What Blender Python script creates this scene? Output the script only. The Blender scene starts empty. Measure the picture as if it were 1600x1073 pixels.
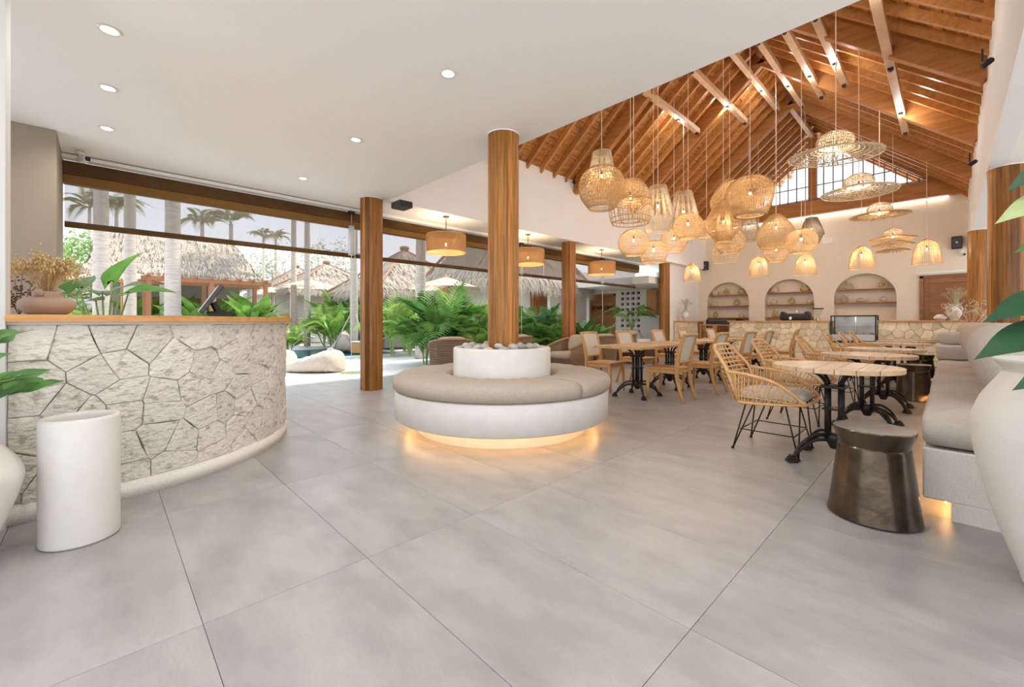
import bpy, math, random
from mathutils import Vector, Matrix
from mathutils.geometry import tessellate_polygon
random.seed(7)
PI = math.pi
scene = bpy.context.scene
C = scene.collection

# ------------------------------------------------------------------ camera, sky, sun, exposure
HOR, FPX, EYE = 503.0, 661.0, 1.06
TH = math.atan2(682, 661)
cam_d = bpy.data.cameras.new('camera'); cam = bpy.data.objects.new('camera', cam_d); C.objects.link(cam)
cam.location = (0, 0, EYE); cam.rotation_euler = (PI/2, 0, TH - PI/2)
cam_d.sensor_width = 36; cam_d.lens = FPX/1600*36
cam_d.shift_y = -(536.5-HOR)/1600; cam_d.clip_start = .05; cam_d.clip_end = 400
scene.camera = cam

world = bpy.data.worlds.new('sky'); scene.world = world; world.use_nodes = True
nt = world.node_tree; nt.nodes.clear()
tc = nt.nodes.new('ShaderNodeTexCoord'); sp = nt.nodes.new('ShaderNodeSeparateXYZ')
rp = nt.nodes.new('ShaderNodeValToRGB'); bg = nt.nodes.new('ShaderNodeBackground'); wo = nt.nodes.new('ShaderNodeOutputWorld')
nt.links.new(tc.outputs['Generated'], sp.inputs[0]); nt.links.new(sp.outputs['Z'], rp.inputs[0])
rp.color_ramp.elements[0].color = (.93, .95, 1, 1); rp.color_ramp.elements[1].color = (.62, .78, 1, 1)
nt.links.new(rp.outputs[0], bg.inputs[0]); nt.links.new(bg.outputs[0], wo.inputs[0])
bg.inputs[1].default_value = .9

sun_d = bpy.data.lights.new('sun', 'SUN'); sun = bpy.data.objects.new('sun', sun_d); C.objects.link(sun)
sun_d.energy = 2.3; sun_d.angle = .012; sun_d.color = (1, .94, .85)
sun.rotation_euler = Vector((-.55, .06, -.83)).to_track_quat('-Z', 'Y').to_euler()

scene.view_settings.view_transform = 'Standard'; scene.view_settings.look = 'None'
scene.view_settings.gamma = 1; scene.view_settings.use_curve_mapping = False
scene.view_settings.exposure = 1.33
cy = scene.cycles
cy.max_bounces = 8; cy.diffuse_bounces = 5; cy.glossy_bounces = 3; cy.transparent_max_bounces = 12; cy.transmission_bounces = 4
cy.sample_clamp_indirect = 4; cy.caustics_reflective = False; cy.caustics_refractive = False

# ------------------------------------------------------------------ picture point -> place helpers
FW = Vector((math.cos(TH), math.sin(TH))); RT = Vector((math.sin(TH), -math.cos(TH)))
def _ray(x, y):
    a = (x-800)/FPX; b = (HOR-y)/FPX
    return Vector((FW.x+a*RT.x, FW.y+a*RT.y, b))
def at_z(x, y, z=0.0):
    r = _ray(x, y); d = (z-EYE)/r.z; return Vector((r.x*d, r.y*d, z))
def at_d(x, y, d):
    r = _ray(x, y); return Vector((r.x*d, r.y*d, EYE+r.z*d))
def at_X(x, y, X):
    r = _ray(x, y); d = X/r.x; return Vector((X, r.y*d, EYE+r.z*d))
def at_Y(x, y, Y):
    r = _ray(x, y); d = Y/r.y; return Vector((r.x*d, Y, EYE+r.z*d))

# ------------------------------------------------------------------ materials
MATS = {}
def mat(name, col, rough=.6, metal=0, col2=None, scale=6, stretch=(1, 1, 1), detail=3, bump=0, bscale=None,
        rnd=0, island=False, emit=None, es=0, alpha=None, sub=0, spec=.4, ramp=(.35, .65), speck=None, ior=None, transl=0):
    m = bpy.data.materials.new(name); m.use_nodes = True; MATS[name] = m
    t = m.node_tree; b = t.nodes['Principled BSDF']; N = t.nodes.new; L = t.links.new
    b.inputs['Roughness'].default_value = rough; b.inputs['Metallic'].default_value = metal
    b.inputs['Specular IOR Level'].default_value = spec
    b.inputs['Base Color'].default_value = (*col, 1)
    out = None
    co = N('ShaderNodeTexCoord'); oi = N('ShaderNodeObjectInfo'); mp = N('ShaderNodeMapping')
    va = N('ShaderNodeVectorMath'); va.operation = 'ADD'
    cm = N('ShaderNodeCombineXYZ'); mu = N('ShaderNodeMath'); mu.operation = 'MULTIPLY'; mu.inputs[1].default_value = 37.0
    L(oi.outputs['Random'], mu.inputs[0]); L(mu.outputs[0], cm.inputs[0]); L(mu.outputs[0], cm.inputs[1])
    L(co.outputs['Object'], va.inputs[0]); L(cm.outputs[0], va.inputs[1])
    L(va.outputs[0], mp.inputs[0]); mp.inputs['Scale'].default_value = stretch
    if col2:
        no = N('ShaderNodeTexNoise'); no.inputs['Scale'].default_value = scale; no.inputs['Detail'].default_value = detail
        no.inputs['Roughness'].default_value = .6
        L(mp.outputs[0], no.inputs['Vector'])
        cr = N('ShaderNodeValToRGB'); cr.color_ramp.elements[0].color = (*col, 1); cr.color_ramp.elements[1].color = (*col2, 1)
        cr.color_ramp.elements[0].position = ramp[0]; cr.color_ramp.elements[1].position = ramp[1]
        L(no.outputs[0], cr.inputs[0]); out = cr.outputs[0]
    if speck:
        vo = N('ShaderNodeTexNoise'); vo.inputs['Scale'].default_value = speck[1]; vo.inputs['Detail'].default_value = 1
        L(co.outputs['Object'], vo.inputs['Vector'])
        c2 = N('ShaderNodeValToRGB'); c2.color_ramp.elements[0].position = speck[2]; c2.color_ramp.elements[1].position = speck[2]+.04
        L(vo.outputs[0], c2.inputs[0])
        mx = N('ShaderNodeMix'); mx.data_type = 'RGBA'; L(c2.outputs[0], mx.inputs['Factor'])
        if out: L(out, mx.inputs['A'])
        else: mx.inputs['A'].default_value = (*col, 1)
        mx.inputs['B'].default_value = (*speck[0], 1); out = mx.outputs['Result']
    if rnd:
        hs = N('ShaderNodeHueSaturation'); ma = N('ShaderNodeMapRange')
        ma.inputs['To Min'].default_value = 1-rnd; ma.inputs['To Max'].default_value = 1+rnd
        if island: L(N('ShaderNodeNewGeometry').outputs['Random Per Island'], ma.inputs['Value'])
        else: L(oi.outputs['Random'], ma.inputs['Value']); L(ma.outputs[0], hs.inputs['Value'])
        if out: L(out, hs.inputs['Color'])
        else: hs.inputs['Color'].default_value = (*col, 1)
        out = hs.outputs[0]
    if out: L(out, b.inputs['Base Color'])
    if bump:
        nb = N('ShaderNodeTexNoise'); nb.inputs['Scale'].default_value = bscale or scale; nb.inputs['Detail'].default_value = 4
        L(mp.outputs[0], nb.inputs['Vector'])
        bp = N('ShaderNodeBump'); bp.inputs['Strength'].default_value = bump; bp.inputs['Distance'].default_value = .02
        L(nb.outputs[0], bp.inputs['Height']); L(bp.outputs[0], b.inputs['Normal'])
    if emit: b.inputs['Emission Color'].default_value = (*emit, 1); b.inputs['Emission Strength'].default_value = es
    if alpha is not None:
        b.inputs['Alpha'].default_value = alpha
    if transl:
        tr = N('ShaderNodeBsdfTranslucent'); ms = N('ShaderNodeMixShader'); ms.inputs[0].default_value = transl
        if out: L(out, tr.inputs['Color'])
        else: tr.inputs['Color'].default_value = (*col, 1)
        L(b.outputs[0], ms.inputs[1]); L(tr.outputs[0], ms.inputs[2]); L(ms.outputs[0], t.nodes['Material Output'].inputs['Surface'])
    return m

def glass_mat(name, tint, f=.12, rough=.02):
    m = bpy.data.materials.new(name); m.use_nodes = True; MATS[name] = m
    t = m.node_tree; t.nodes.clear(); N = t.nodes.new
    o = N('ShaderNodeOutputMaterial'); mx = N('ShaderNodeMixShader'); tr = N('ShaderNodeBsdfTransparent'); g = N('ShaderNodeBsdfGlossy')
    tr.inputs[0].default_value = (*tint, 1); g.inputs['Roughness'].default_value = rough; mx.inputs[0].default_value = f
    t.links.new(tr.outputs[0], mx.inputs[1]); t.links.new(g.outputs[0], mx.inputs[2]); t.links.new(mx.outputs[0], o.inputs[0])
    return m

mat('plaster', (.84, .83, .81), .85, col2=(.86, .85, .83), scale=2)
mat('ceiling_paint', (.90, .87, .825), .9, col2=(.91, .88, .84), scale=1)
mat('wall_warm', (.80, .70, .57), .85, col2=(.82, .725, .6), scale=2)
mat('wall_grey', (.60, .585, .565), .85, col2=(.62, .605, .585), scale=2)
mat('pier_paint', (.31, .25, .185), .85, col2=(.325, .265, .2), scale=2)
mat('tile', (.262, .248, .233), .36, col2=(.41, .393, .371), scale=3.2, detail=12, rnd=.05, bump=.05, bscale=40, speck=((.27, .25, .23), 140, .69), stretch=(1.6, .7, 1), ramp=(.25, .75))
mat('grout', (.21, .19, .17), .9)
mat('stave', (.205, .076, .015), .36, col2=(.40, .172, .037), scale=5, stretch=(9, 9, .35), rnd=.5, spec=.3)
mat('roof_plank', (.33, .125, .024), .6, col2=(.54, .235, .06), scale=3, stretch=(2.2, 6, 6), rnd=.42, ramp=(.4, .6), island=False)
mat('roof_plank_far', (.33, .125, .024), .6, col2=(.54, .235, .06), scale=3, stretch=(2.2, 6, 6), rnd=.42, ramp=(.4, .6), island=True)
mat('rafter', (.44, .195, .055), .35, col2=(.58, .28, .09), scale=4, stretch=(4, 4, 4), rnd=.12)
mat('beam_wood', (.36, .145, .036), .5, col2=(.48, .21, .06), scale=3, stretch=(5, .6, 5))
mat('door_wood', (.35, .15, .05), .45, col2=(.46, .21, .075), scale=4, stretch=(6, .7, 6), rnd=.1)
mat('teak', (.50, .235, .075), .45, col2=(.62, .32, .115), scale=5, stretch=(1, 7, 7), rnd=.1)
mat('chair_wood', (.48, .25, .082), .45, col2=(.60, .335, .125), scale=6, stretch=(5, 5, .8), rnd=.05)
mat('table_wood', (.48, .285, .13), .42, col2=(.60, .39, .21), scale=5, stretch=(.8, 7, 5), rnd=.08)
mat('slat_wood', (.58, .39, .22), .3, col2=(.70, .51, .33), scale=5, stretch=(.8, 9, 5), rnd=.1)
mat('slat_edge', (.58, .31, .11), .5)
mat('cane', (.72, .66, .54), .7, col2=(.80, .75, .64), scale=120, transl=.25)
mat('rattan', (.66, .36, .14), .5, col2=(.76, .47, .22), scale=14)
mat('pend_gold', (.66, .42, .17), .65, col2=(.76, .52, .25), scale=20, transl=.25)
mat('pend_pale', (.70, .55, .36), .7, col2=(.78, .64, .45), scale=20, transl=.2)
mat('pend_grey', (.34, .26, .18), .75, col2=(.44, .35, .25), scale=20, transl=.2)
mat('drum_weave', (.72, .46, .19), .7, col2=(.8, .54, .26), scale=60, transl=.4)
mat('cord', (.78, .62, .46), .8)
mat('iron', (.02, .019, .018), .42, metal=.5, col2=(.035, .033, .03), scale=30)
mat('black', (.012, .012, .012), .45)
mat('steel', (.5, .48, .45), .35, metal=.9)
mat('fabric', (.40, .335, .27), .9, col2=(.44, .37, .3), scale=40, bump=.15, bscale=6)
mat('fabric_light', (.50, .45, .395), .9, col2=(.55, .5, .44), scale=40, bump=.2, bscale=5)
mat('pillow', (.47, .395, .315), .9, col2=(.53, .45, .365), scale=30, bump=.25, bscale=4)
mat('seat_pad', (.68, .64, .58), .9, col2=(.73, .69, .63), scale=30, bump=.15, bscale=8)
mat('bag_canvas', (.50, .43, .355), .9, col2=(.55, .48, .4), scale=20, bump=.4, bscale=5)
mat('terrazzo', (.69, .66, .615), .35, col2=(.65, .62, .575), scale=8, speck=((.68, .66, .62), 110, .71))
mat('terrazzo_rough', (.78, .74, .67), .6, speck=((.42, .37, .31), 230, .64))
mat('white_glaze', (.83, .81, .78), .25, col2=(.8, .775, .74), scale=5, spec=.5)
mat('white_matt', (.72, .685, .63), .7, col2=(.68, .64, .585), scale=4, bump=.1, bscale=3)
mat('limestone', (.42, .365, .295), .9, col2=(.70, .65, .57), scale=17, detail=14, bump=1, bscale=30, rnd=.07, ramp=(.34, .47), stretch=(1, 1, 1.6))
mat('limestone_gold', (.64, .52, .33), .85, col2=(.78, .68, .5), scale=7, detail=8, bump=.6, bscale=18, rnd=.2, ramp=(.3, .62))
mat('mortar', (.30, .25, .19), .95)
mat('mortar_gold', (.27, .2, .12), .95)
mat('bronze', (.08, .057, .04), .2, metal=.85, col2=(.14, .105, .075), scale=7, bump=.12, bscale=9)
mat('bronze_sky_sheen', (.30, .31, .31), .28, metal=.75, col2=(.36, .37, .37), scale=9)  # stool top: blue-grey sky reflection put into the bronze colour
mat('clay', (.36, .255, .19), .8, col2=(.40, .29, .22), scale=10, bump=.1)
mat('ochre_clay', (.42, .31, .15), .85, col2=(.52, .4, .22), scale=20, bump=.3, bscale=30)
mat('pink_clay', (.58, .45, .33), .85, col2=(.66, .53, .4), scale=20, bump=.3, bscale=30)
mat('dry_gold', (.50, .34, .15), .9, col2=(.62, .45, .23), scale=30, rnd=.1)
mat('dry_pale', (.48, .36, .23), .9, col2=(.58, .46, .32), scale=30)
mat('dry_brown', (.14, .07, .04), .9)
mat('leaf_dark', (.06, .19, .03), .38, col2=(.12, .3, .06), scale=6, rnd=.25, transl=.2)
mat('leaf_mid', (.15, .32, .05), .45, col2=(.27, .46, .1), scale=6, rnd=.25, transl=.3)
mat('leaf_lime', (.27, .43, .07), .5, col2=(.42, .56, .14), scale=5, rnd=.2, transl=.35)
mat('leaf_rubber', (.016, .06, .03), .25, col2=(.03, .09, .04), scale=4, rnd=.2)
mat('leaf_pale', (.33, .42, .17), .5, col2=(.42, .5, .25), scale=8)
mat('stem', (.3, .4, .14), .6)
mat('trunk', (.42, .36, .30), .9, col2=(.54, .48, .415), scale=4, stretch=(1, 1, 7), bump=.5, bscale=3)
mat('tree_leaf', (.22, .36, .10), .7, col2=(.36, .48, .2), scale=1.5, rnd=.2, transl=.3)
mat('twig', (.36, .27, .19), .9)
mat('thatch', (.33, .27, .205), .95, col2=(.44, .37, .29), scale=18, bump=1, bscale=30, stretch=(3, 1, 1))
mat('thatch_tip', (.36, .3, .23), .95, col2=(.5, .43, .34), scale=10)
mat('villa_wall', (.50, .475, .445), .9)
mat('villa_white', (.82, .79, .74), .9)
mat('terracotta', (.52, .21, .11), .8)
mat('cap_brown', (.34, .2, .13), .9)
mat('leaf_olive', (.27, .29, .12), .6, col2=(.38, .38, .19), scale=3, rnd=.15, transl=.2)
mat('pergola_wood', (.40, .18, .09), .7)
mat('lounger_wood', (.66, .33, .11), .6)
mat('canvas', (.74, .65, .52), .8, transl=.45)
mat('paving', (.74, .72, .69), .8, col2=(.79, .77, .745), scale=.8)
mat('grass', (.16, .19, .07), .9, col2=(.24, .27, .11), scale=9)
mat('hill', (.20, .27, .13), .95, col2=(.33, .37, .21), scale=.35, detail=8)
mat('pool_plaster', (.77, .77, .74), .6)
mat('frame_brown', (.10, .05, .018), .6, col2=(.13, .07, .026), scale=3, spec=.1)
mat('frame_tan', (.24, .125, .035), .6, spec=.1)
mat('acrylic', (.85, .86, .87), .15, alpha=.55)
mat('plastic_white', (.82, .8, .77), .4)
mat('bulb_glow', (1, .8, .5), .5, emit=(1, .62, .25), es=14)
mat('down_glow', (1, .9, .75), .5, emit=(1, .84, .6), es=9)
mat('led_warm', (1, .7, .35), .5, emit=(1, .55, .2), es=6)
mat('led_white', (1, .95, .9), .5, emit=(1, .93, .85), es=2.2)
mat('pebble', (.40, .37, .335), .75, col2=(.52, .49, .45), scale=6, rnd=.2)
mat('soil', (.16, .11, .07), .95)
mat('mullion_grey', (.25, .22, .2), .5)
mat('door_dark', (.22, .085, .026), .45, col2=(.32, .135, .045), scale=4, stretch=(6, .7, 6), rnd=.12)
mat('leaf_ear', (.075, .22, .03), .4, col2=(.14, .32, .06), scale=5, rnd=.2, transl=.25)
mat('dry_olive', (.42, .36, .19), .9, col2=(.55, .47, .28), scale=20)
mat('screen_grey', (.05, .05, .055), .3)
mat('silver', (.55, .53, .5), .3, metal=.6)
glass_mat('pane_clear', (.97, .985, 1), .06)
glass_mat('case_glass', (.9, .93, .92), .06)
glass_mat('pool_glass', (.42, .66, .64), .12)
glass_mat('water', (.42, .68, .68), .25)
# woven roller-blind cloth: half open mesh
m = bpy.data.materials.new('blind_mesh'); m.use_nodes = True; MATS['blind_mesh'] = m
t = m.node_tree; t.nodes.clear(); o_ = t.nodes.new('ShaderNodeOutputMaterial'); mx = t.nodes.new('ShaderNodeMixShader')
tr = t.nodes.new('ShaderNodeBsdfTransparent'); df = t.nodes.new('ShaderNodeBsdfDiffuse'); df.inputs[0].default_value = (.27, .235, .215, 1)
mx.inputs[0].default_value = .68; t.links.new(tr.outputs[0], mx.inputs[1]); t.links.new(df.outputs[0], mx.inputs[2]); t.links.new(mx.outputs[0], o_.inputs[0])

# ------------------------------------------------------------------ mesh builder
class MB:
    def __init__(s): s.v = []; s.f = []
    def add(s, vs, fs):
        o = len(s.v); s.v += [tuple(v) for v in vs]; s.f += [tuple(i+o for i in f) for f in fs]; return s
    def box(s, a, b, bev=0, M=None):
        c = [(a[i]+b[i])/2 for i in range(3)]; h = [abs(b[i]-a[i])/2 for i in range(3)]
        if not bev:
            vs = [(c[0]+x*h[0], c[1]+y*h[1], c[2]+z*h[2]) for x in (-1, 1) for y in (-1, 1) for z in (-1, 1)]
            fs = [(0, 1, 3, 2), (4, 6, 7, 5), (0, 4, 5, 1), (2, 3, 7, 6), (0, 2, 6, 4), (1, 5, 7, 3)]
        else:
            vs = []; ix = {}
            for x in (-1, 1):
                for y in (-1, 1):
                    for z in (-1, 1):
                        for k in range(3):
                            e = [h[i]-(0 if i == k else bev) for i in range(3)]
                            ix[x, y, z, k] = len(vs); vs.append((c[0]+x*e[0], c[1]+y*e[1], c[2]+z*e[2]))
            fs = []
            S = (-1, 1)
            for k in range(3):
                o1, o2 = [i for i in range(3) if i != k]
                for sg in S:
                    q = []
                    for p, r in ((-1, -1), (1, -1), (1, 1), (-1, 1)):
                        t_ = [0, 0, 0]; t_[k] = sg; t_[o1] = p; t_[o2] = r; q.append(ix[(*t_, k)])
                    if (sg > 0) == (k == 1): q.reverse()
                    fs.append(tuple(q))
                for p in S:
                    for r in S:
                        t1 = [0, 0, 0]; t1[o1] = p; t1[o2] = r; t1[k] = -1; t2 = list(t1); t2[k] = 1
                        fs.append((ix[(*t1, o1)], ix[(*t2, o1)], ix[(*t2, o2)], ix[(*t1, o2)]))
            for x in S:
                for y in S:
                    for z in S: fs.append((ix[x, y, z, 0], ix[x, y, z, 1], ix[x, y, z, 2]))
        if M is not None: vs = [M @ Vector(v) for v in vs]
        return s.add(vs, fs)
    def tube(s, pts, r, n=6, closed=False, cap=True):
        pts = [Vector(p) for p in pts]; m = len(pts)
        rs = r if isinstance(r, (list, tuple)) else [r]*m
        up = None; vs = []
        for i, p in enumerate(pts):
            if closed: d = pts[(i+1) % m]-pts[i-1]
            else: d = pts[min(i+1, m-1)]-pts[max(i-1, 0)]
            if d.length < 1e-9: d = Vector((0, 0, 1))
            d.normalize()
            if up is None:
                up = Vector((0, 0, 1)) if abs(d.z) < .9 else Vector((1, 0, 0))
            a = d.cross(up)
            if a.length < 1e-6: a = d.orthogonal()
            a.normalize(); b = a.cross(d); up = b
            for k in range(n):
                w = 2*PI*k/n+PI/n; vs.append(p+(a*math.cos(w)+b*math.sin(w))*rs[i])
        fs = []
        for i in range(m if closed else m-1):
            j = (i+1) % m
            for k in range(n): fs.append((i*n+k, i*n+(k+1) % n, j*n+(k+1) % n, j*n+k))
        if cap and not closed:
            fs.append(tuple(range(n-1, -1, -1))); fs.append(tuple((m-1)*n+k for k in range(n)))
        return s.add(vs, fs)
    def lathe(s, prof, n=32, c=(0, 0, 0), a0=0, a1=2*PI):
        full = abs(a1-a0-2*PI) < 1e-6; k = n if full else n+1; vs = []; fs = []
        for r, z in prof:
            for i in range(k):
                w = a0+(a1-a0)*i/n; vs.append((c[0]+r*math.cos(w), c[1]+r*math.sin(w), c[2]+z))
        for j in range(len(prof)-1):
            for i in range(n):
                i2 = (i+1) % k; fs.append((j*k+i, j*k+i2, (j+1)*k+i2, (j+1)*k+i))
        return s.add(vs, fs)
    def lathes(s, prof, n=32, c=(0, 0, 0)):
        """lathe with a hard edge at every point of the profile"""
        for i in range(len(prof)-1): s.lathe(prof[i:i+2], n, c)
        return s
    def prism(s, poly, z0, z1, M=None):
        n = len(poly); vs = [(p[0], p[1], z0) for p in poly]+[(p[0], p[1], z1) for p in poly]
        if M is not None: vs = [M @ Vector(v) for v in vs]
        return s.add(vs, [tuple(range(n-1, -1, -1)), tuple(range(n, 2*n))]+[(i, (i+1) % n, n+(i+1) % n, n+i) for i in range(n)])
    def quad(s, a, b, c, d): return s.add([a, b, c, d], [(0, 1, 2, 3)])
    def super(s, c, h, e1=.35, e2=.35, nu=24, nv=12, M=None, fn=None):
        sg = lambda v, e: math.copysign(abs(v)**e, v)
        vs = []; fs = []
        for j in range(nv+1):
            ph = -PI/2+PI*j/nv; cz = sg(math.sin(ph), e1); cr = abs(math.cos(ph))**e1
            for i in range(nu):
                t_ = 2*PI*i/nu
                p = Vector((h[0]*cr*sg(math.cos(t_), e2), h[1]*cr*sg(math.sin(t_), e2), h[2]*cz))
                if fn: p = fn(p)
                if M is not None: p = M @ p
                vs.append((p.x+c[0], p.y+c[1], p.z+c[2]))
        for j in range(nv):
            for i in range(nu): fs.append((j*nu+i, j*nu+(i+1) % nu, (j+1)*nu+(i+1) % nu, (j+1)*nu+i))
        return s.add(vs, fs)
    def mesh(s, name, smooth=False):
        me = bpy.data.meshes.new(name); me.from_pydata(s.v, [], s.f); me.update()
        if smooth: me.polygons.foreach_set('use_smooth', [True]*len(me.polygons))
        return me
    def build(s, name, m, parent=None, smooth=False, loc=None, rot=None):
        return put(name, s.mesh(name, smooth), m, parent, loc, rot)

def put(name, me, m, parent=None, loc=None, rot=None):
    if m is not None and not me.materials: me.materials.append(MATS[m] if isinstance(m, str) else m)
    o = bpy.data.objects.new(name, me); C.objects.link(o)
    if parent is not None: o.parent = parent
    if loc is not None: o.location = loc
    if rot is not None: o.rotation_euler = rot
    return o
def thing(name, label, cat, loc=(0, 0, 0), rz=0, group=None):
    o = bpy.data.objects.new(name, None); C.objects.link(o); o.empty_display_size = .1
    o.location = loc; o.rotation_euler = (0, 0, rz); return tag(o, label, cat, group)
def tag(o, label, cat, group=None):
    o['label'] = label; o['category'] = cat
    if group: o['group'] = group
    return o
def struct(o, label=None):
    o['kind'] = 'structure'
    if label: o['label'] = label
    return o
KIDS = {}
def children(o): return [c for c in bpy.data.objects if c.parent == o]
def snap(root):
    """list of (object, sub-objects) below a thing, taken once so that copies are cheap"""
    ch = children(root); KIDS[root.name] = [(c, children(c)) for c in ch]; return root
def dup(root, loc, rz, label, group=None, scale=1, cat=None):
    if root.name not in KIDS: snap(root)
    r = root.copy(); C.objects.link(r); r.location = loc; r.rotation_euler = (0, 0, rz); r.scale = (scale,)*3; r['label'] = label
    if group: r['group'] = group
    if cat: r['category'] = cat
    for c, gs in KIDS[root.name]:
        d = c.copy(); C.objects.link(d); d.parent = r
        for g in gs:
            e = g.copy(); C.objects.link(e); e.parent = d
    return r
def arc(cx, cy, r, a0, a1, n, z=0): return [(cx+r*math.cos(a0+(a1-a0)*i/n), cy+r*math.sin(a0+(a1-a0)*i/n), z) for i in range(n+1)]
def bez(p, n=12):
    """smooth curve through the points (Catmull-Rom)"""
    p = [Vector(q) for q in p]; P = [p[0]*2-p[1]]+p+[p[-1]*2-p[-2]]; out = []
    for i in range(1, len(P)-2):
        for k in range(n):
            t_ = k/n; a, b, c, d = P[i-1], P[i], P[i+1], P[i+2]
            out.append(.5*((2*b)+(c-a)*t_+(2*a-5*b+4*c-d)*t_*t_+(3*b-a-3*c+d)*t_**3))
    out.append(p[-1]); return out
def clip(poly, px, py, nx, ny):
    out = []; n = len(poly)
    for i in range(n):
        a, b = poly[i], poly[(i+1) % n]
        da = (a[0]-px)*nx+(a[1]-py)*ny; db = (b[0]-px)*nx+(b[1]-py)*ny
        if da <= 0: out.append(a)
        if (da < 0 < db) or (db < 0 < da):
            t_ = da/(da-db); out.append((a[0]+(b[0]-a[0])*t_, a[1]+(b[1]-a[1])*t_))
    return out
def voronoi(pts, u0, v0, u1, v1, reach):
    cells = []
    for i, p in enumerate(pts):
        poly = [(u0, v0), (u1, v0), (u1, v1), (u0, v1)]
        for j, q in enumerate(pts):
            if i == j or abs(q[0]-p[0]) > reach or abs(q[1]-p[1]) > reach: continue
            poly = clip(poly, (p[0]+q[0])/2, (p[1]+q[1])/2, q[0]-p[0], q[1]-p[1])
            if len(poly) < 3: break
        if len(poly) >= 3: cells.append((p, poly))
    return cells
def jitter_pts(u0, v0, u1, v1, su, sv, j=.36):
    pts = []; nv = max(1, round((v1-v0)/sv)); nu = max(1, round((u1-u0)/su))
    for a in range(nv):
        for b in range(nu):
            pts.append((u0+(b+.5+(.5 if a % 2 else 0)*.9-.2+random.uniform(-j, j))*(u1-u0)/nu, v0+(a+.5+random.uniform(-j, j))*(v1-v0)/nv))
    return pts
def stones(cells, mapf, m, parent, gap=.006, proud=.022, name='stone', sub=True):
    """every cell becomes a separate bevelled stone standing proud of the backing; mapf(u, v, out) -> point"""
    for p, poly in cells:
        cu = sum(q[0] for q in poly)/len(poly); cv = sum(q[1] for q in poly)/len(poly)
        rr = max(math.hypot(q[0]-cu, q[1]-cv) for q in poly)
        if rr < .02: continue
        den = []
        n = len(poly)
        for i in range(n):
            a, b = poly[i], poly[(i+1) % n]; L_ = math.hypot(b[0]-a[0], b[1]-a[1])
            k = max(1, int(L_/.07)) if sub else 1
            for q in range(k):
                t_ = q/k; jx = 0 if q == 0 else random.uniform(-.004, .004)
                den.append((a[0]+(b[0]-a[0])*t_+jx, a[1]+(b[1]-a[1])*t_+jx))
        def sc(q, g):
            d = math.hypot(q[0]-cu, q[1]-cv) or 1; f = max(.2, (d-g)/d); return cu+(q[0]-cu)*f, cv+(q[1]-cv)*f
        h = proud+random.uniform(-.008, .008); tx = random.uniform(-.012, .012)/rr; ty = random.uniform(-.012, .012)/rr
        r0 = [mapf(*sc(q, gap/2), 0) for q in den]; r1 = [mapf(*sc(q, gap/2), h*.85+(q[0]-cu)*tx+(q[1]-cv)*ty) for q in den]
        r2 = [mapf(*sc(q, gap/2+.005), h+(q[0]-cu)*tx+(q[1]-cv)*ty+random.uniform(-.002, .002)) for q in den]
        cc = mapf(cu, cv, h+.003); k = len(den)
        o = Vector(cc); b = MB()
        vs = [Vector(v)-o for v in r0+r1+r2]+[Vector((0, 0, 0))]
        fs = [(i, (i+1) % k, k+(i+1) % k, k+i) for i in range(k)]+[(k+i, k+(i+1) % k, 2*k+(i+1) % k, 2*k+i) for i in range(k)]
        fs += [(2*k+i, 2*k+(i+1) % k, 3*k) for i in range(k)]
        b.add(vs, fs).build(name, m, parent, loc=o)
def lamp(name, loc, energy, col=(1, .72, .42), rad=.04, parent=None, spot=None, blend=.6):
    l = bpy.data.lights.new(name, 'SPOT' if spot else 'POINT'); l.energy = energy; l.color = col; l.shadow_soft_size = rad
    if spot: l.spot_size = spot; l.spot_blend = blend
    o = bpy.data.objects.new(name, l); C.objects.link(o); o.location = loc
    if parent: o.parent = parent
    return o

# ================================================================== THE SETTING
CEIL = 3.0; XC = 3.285; YW = 6.24; YR = -.345; XG = 16.0; EAVE = 4.33; RY = 2.95; RZ = 7.1
SLOPE = (RZ-EAVE)/(YW-RY)
def roof_z(y): return RZ-SLOPE*abs(y-RY)

# ground outside
struct(MB().box((-60, -60, -.30), (90, 90, -.05)).build('ground', 'paving'), 'pale paving around the pavilion')
# floor: recessed grout bed with every tile a piece of its own
fl = struct(MB().box((-1.55, -3.0, -.08), (16.2, 7.83, -.004)).build('floor', 'grout'), 'large grey stone floor tiles in a straight grid')
tile_me = MB().box((-.3, -.599, -.02), (.3, .599, 0), .0008).mesh('tile')
for i in range(-3, 27):
    for j in range(-3, 6):
        x = .255+.602*i+.301; y = .62+1.2*j+.6
        put('tile', tile_me, 'tile', fl, (x, y, 0))
# low ceiling and the strips beside the tall hall
struct(MB().box((-2.4, -3.2, CEIL), (XC, 7.42, CEIL+.22)).build('ceiling', 'ceiling_paint'), 'flat cream plaster ceiling over the lobby')
struct(MB().box((XC, YW+.16, CEIL), (16.1, 7.42, CEIL+.22)).build('ceiling_strip', 'ceiling_paint'), 'flat ceiling strip along the garden side')
struct(MB().box((XC, -3.2, CEIL), (16.1, YR-.16, CEIL+.22)).build('ceiling_strip', 'ceiling_paint'), 'flat ceiling strip over the banquette')
struct(MB().box((XC, YW, CEIL), (XG, YW+.16, EAVE+.12)).build('wall_left', 'plaster'), 'white upstand wall below the left roof slope')
struct(MB().box((XC, YR-.16, CEIL), (XG, YR, EAVE+.12)).build('wall_right', 'plaster'), 'white upstand wall below the right roof slope')
b = MB(); b.prism([(YR, CEIL+.22), (YW, CEIL+.22), (YW, EAVE), (RY, RZ), (YR, EAVE)], 0, .12, Matrix(((0, 0, 1, XC-.12), (1, 0, 0, 0), (0, 1, 0, 0), (0, 0, 0, 1))))
struct(b.build('wall_front', 'plaster'), 'white gable above the edge of the low ceiling')
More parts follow.
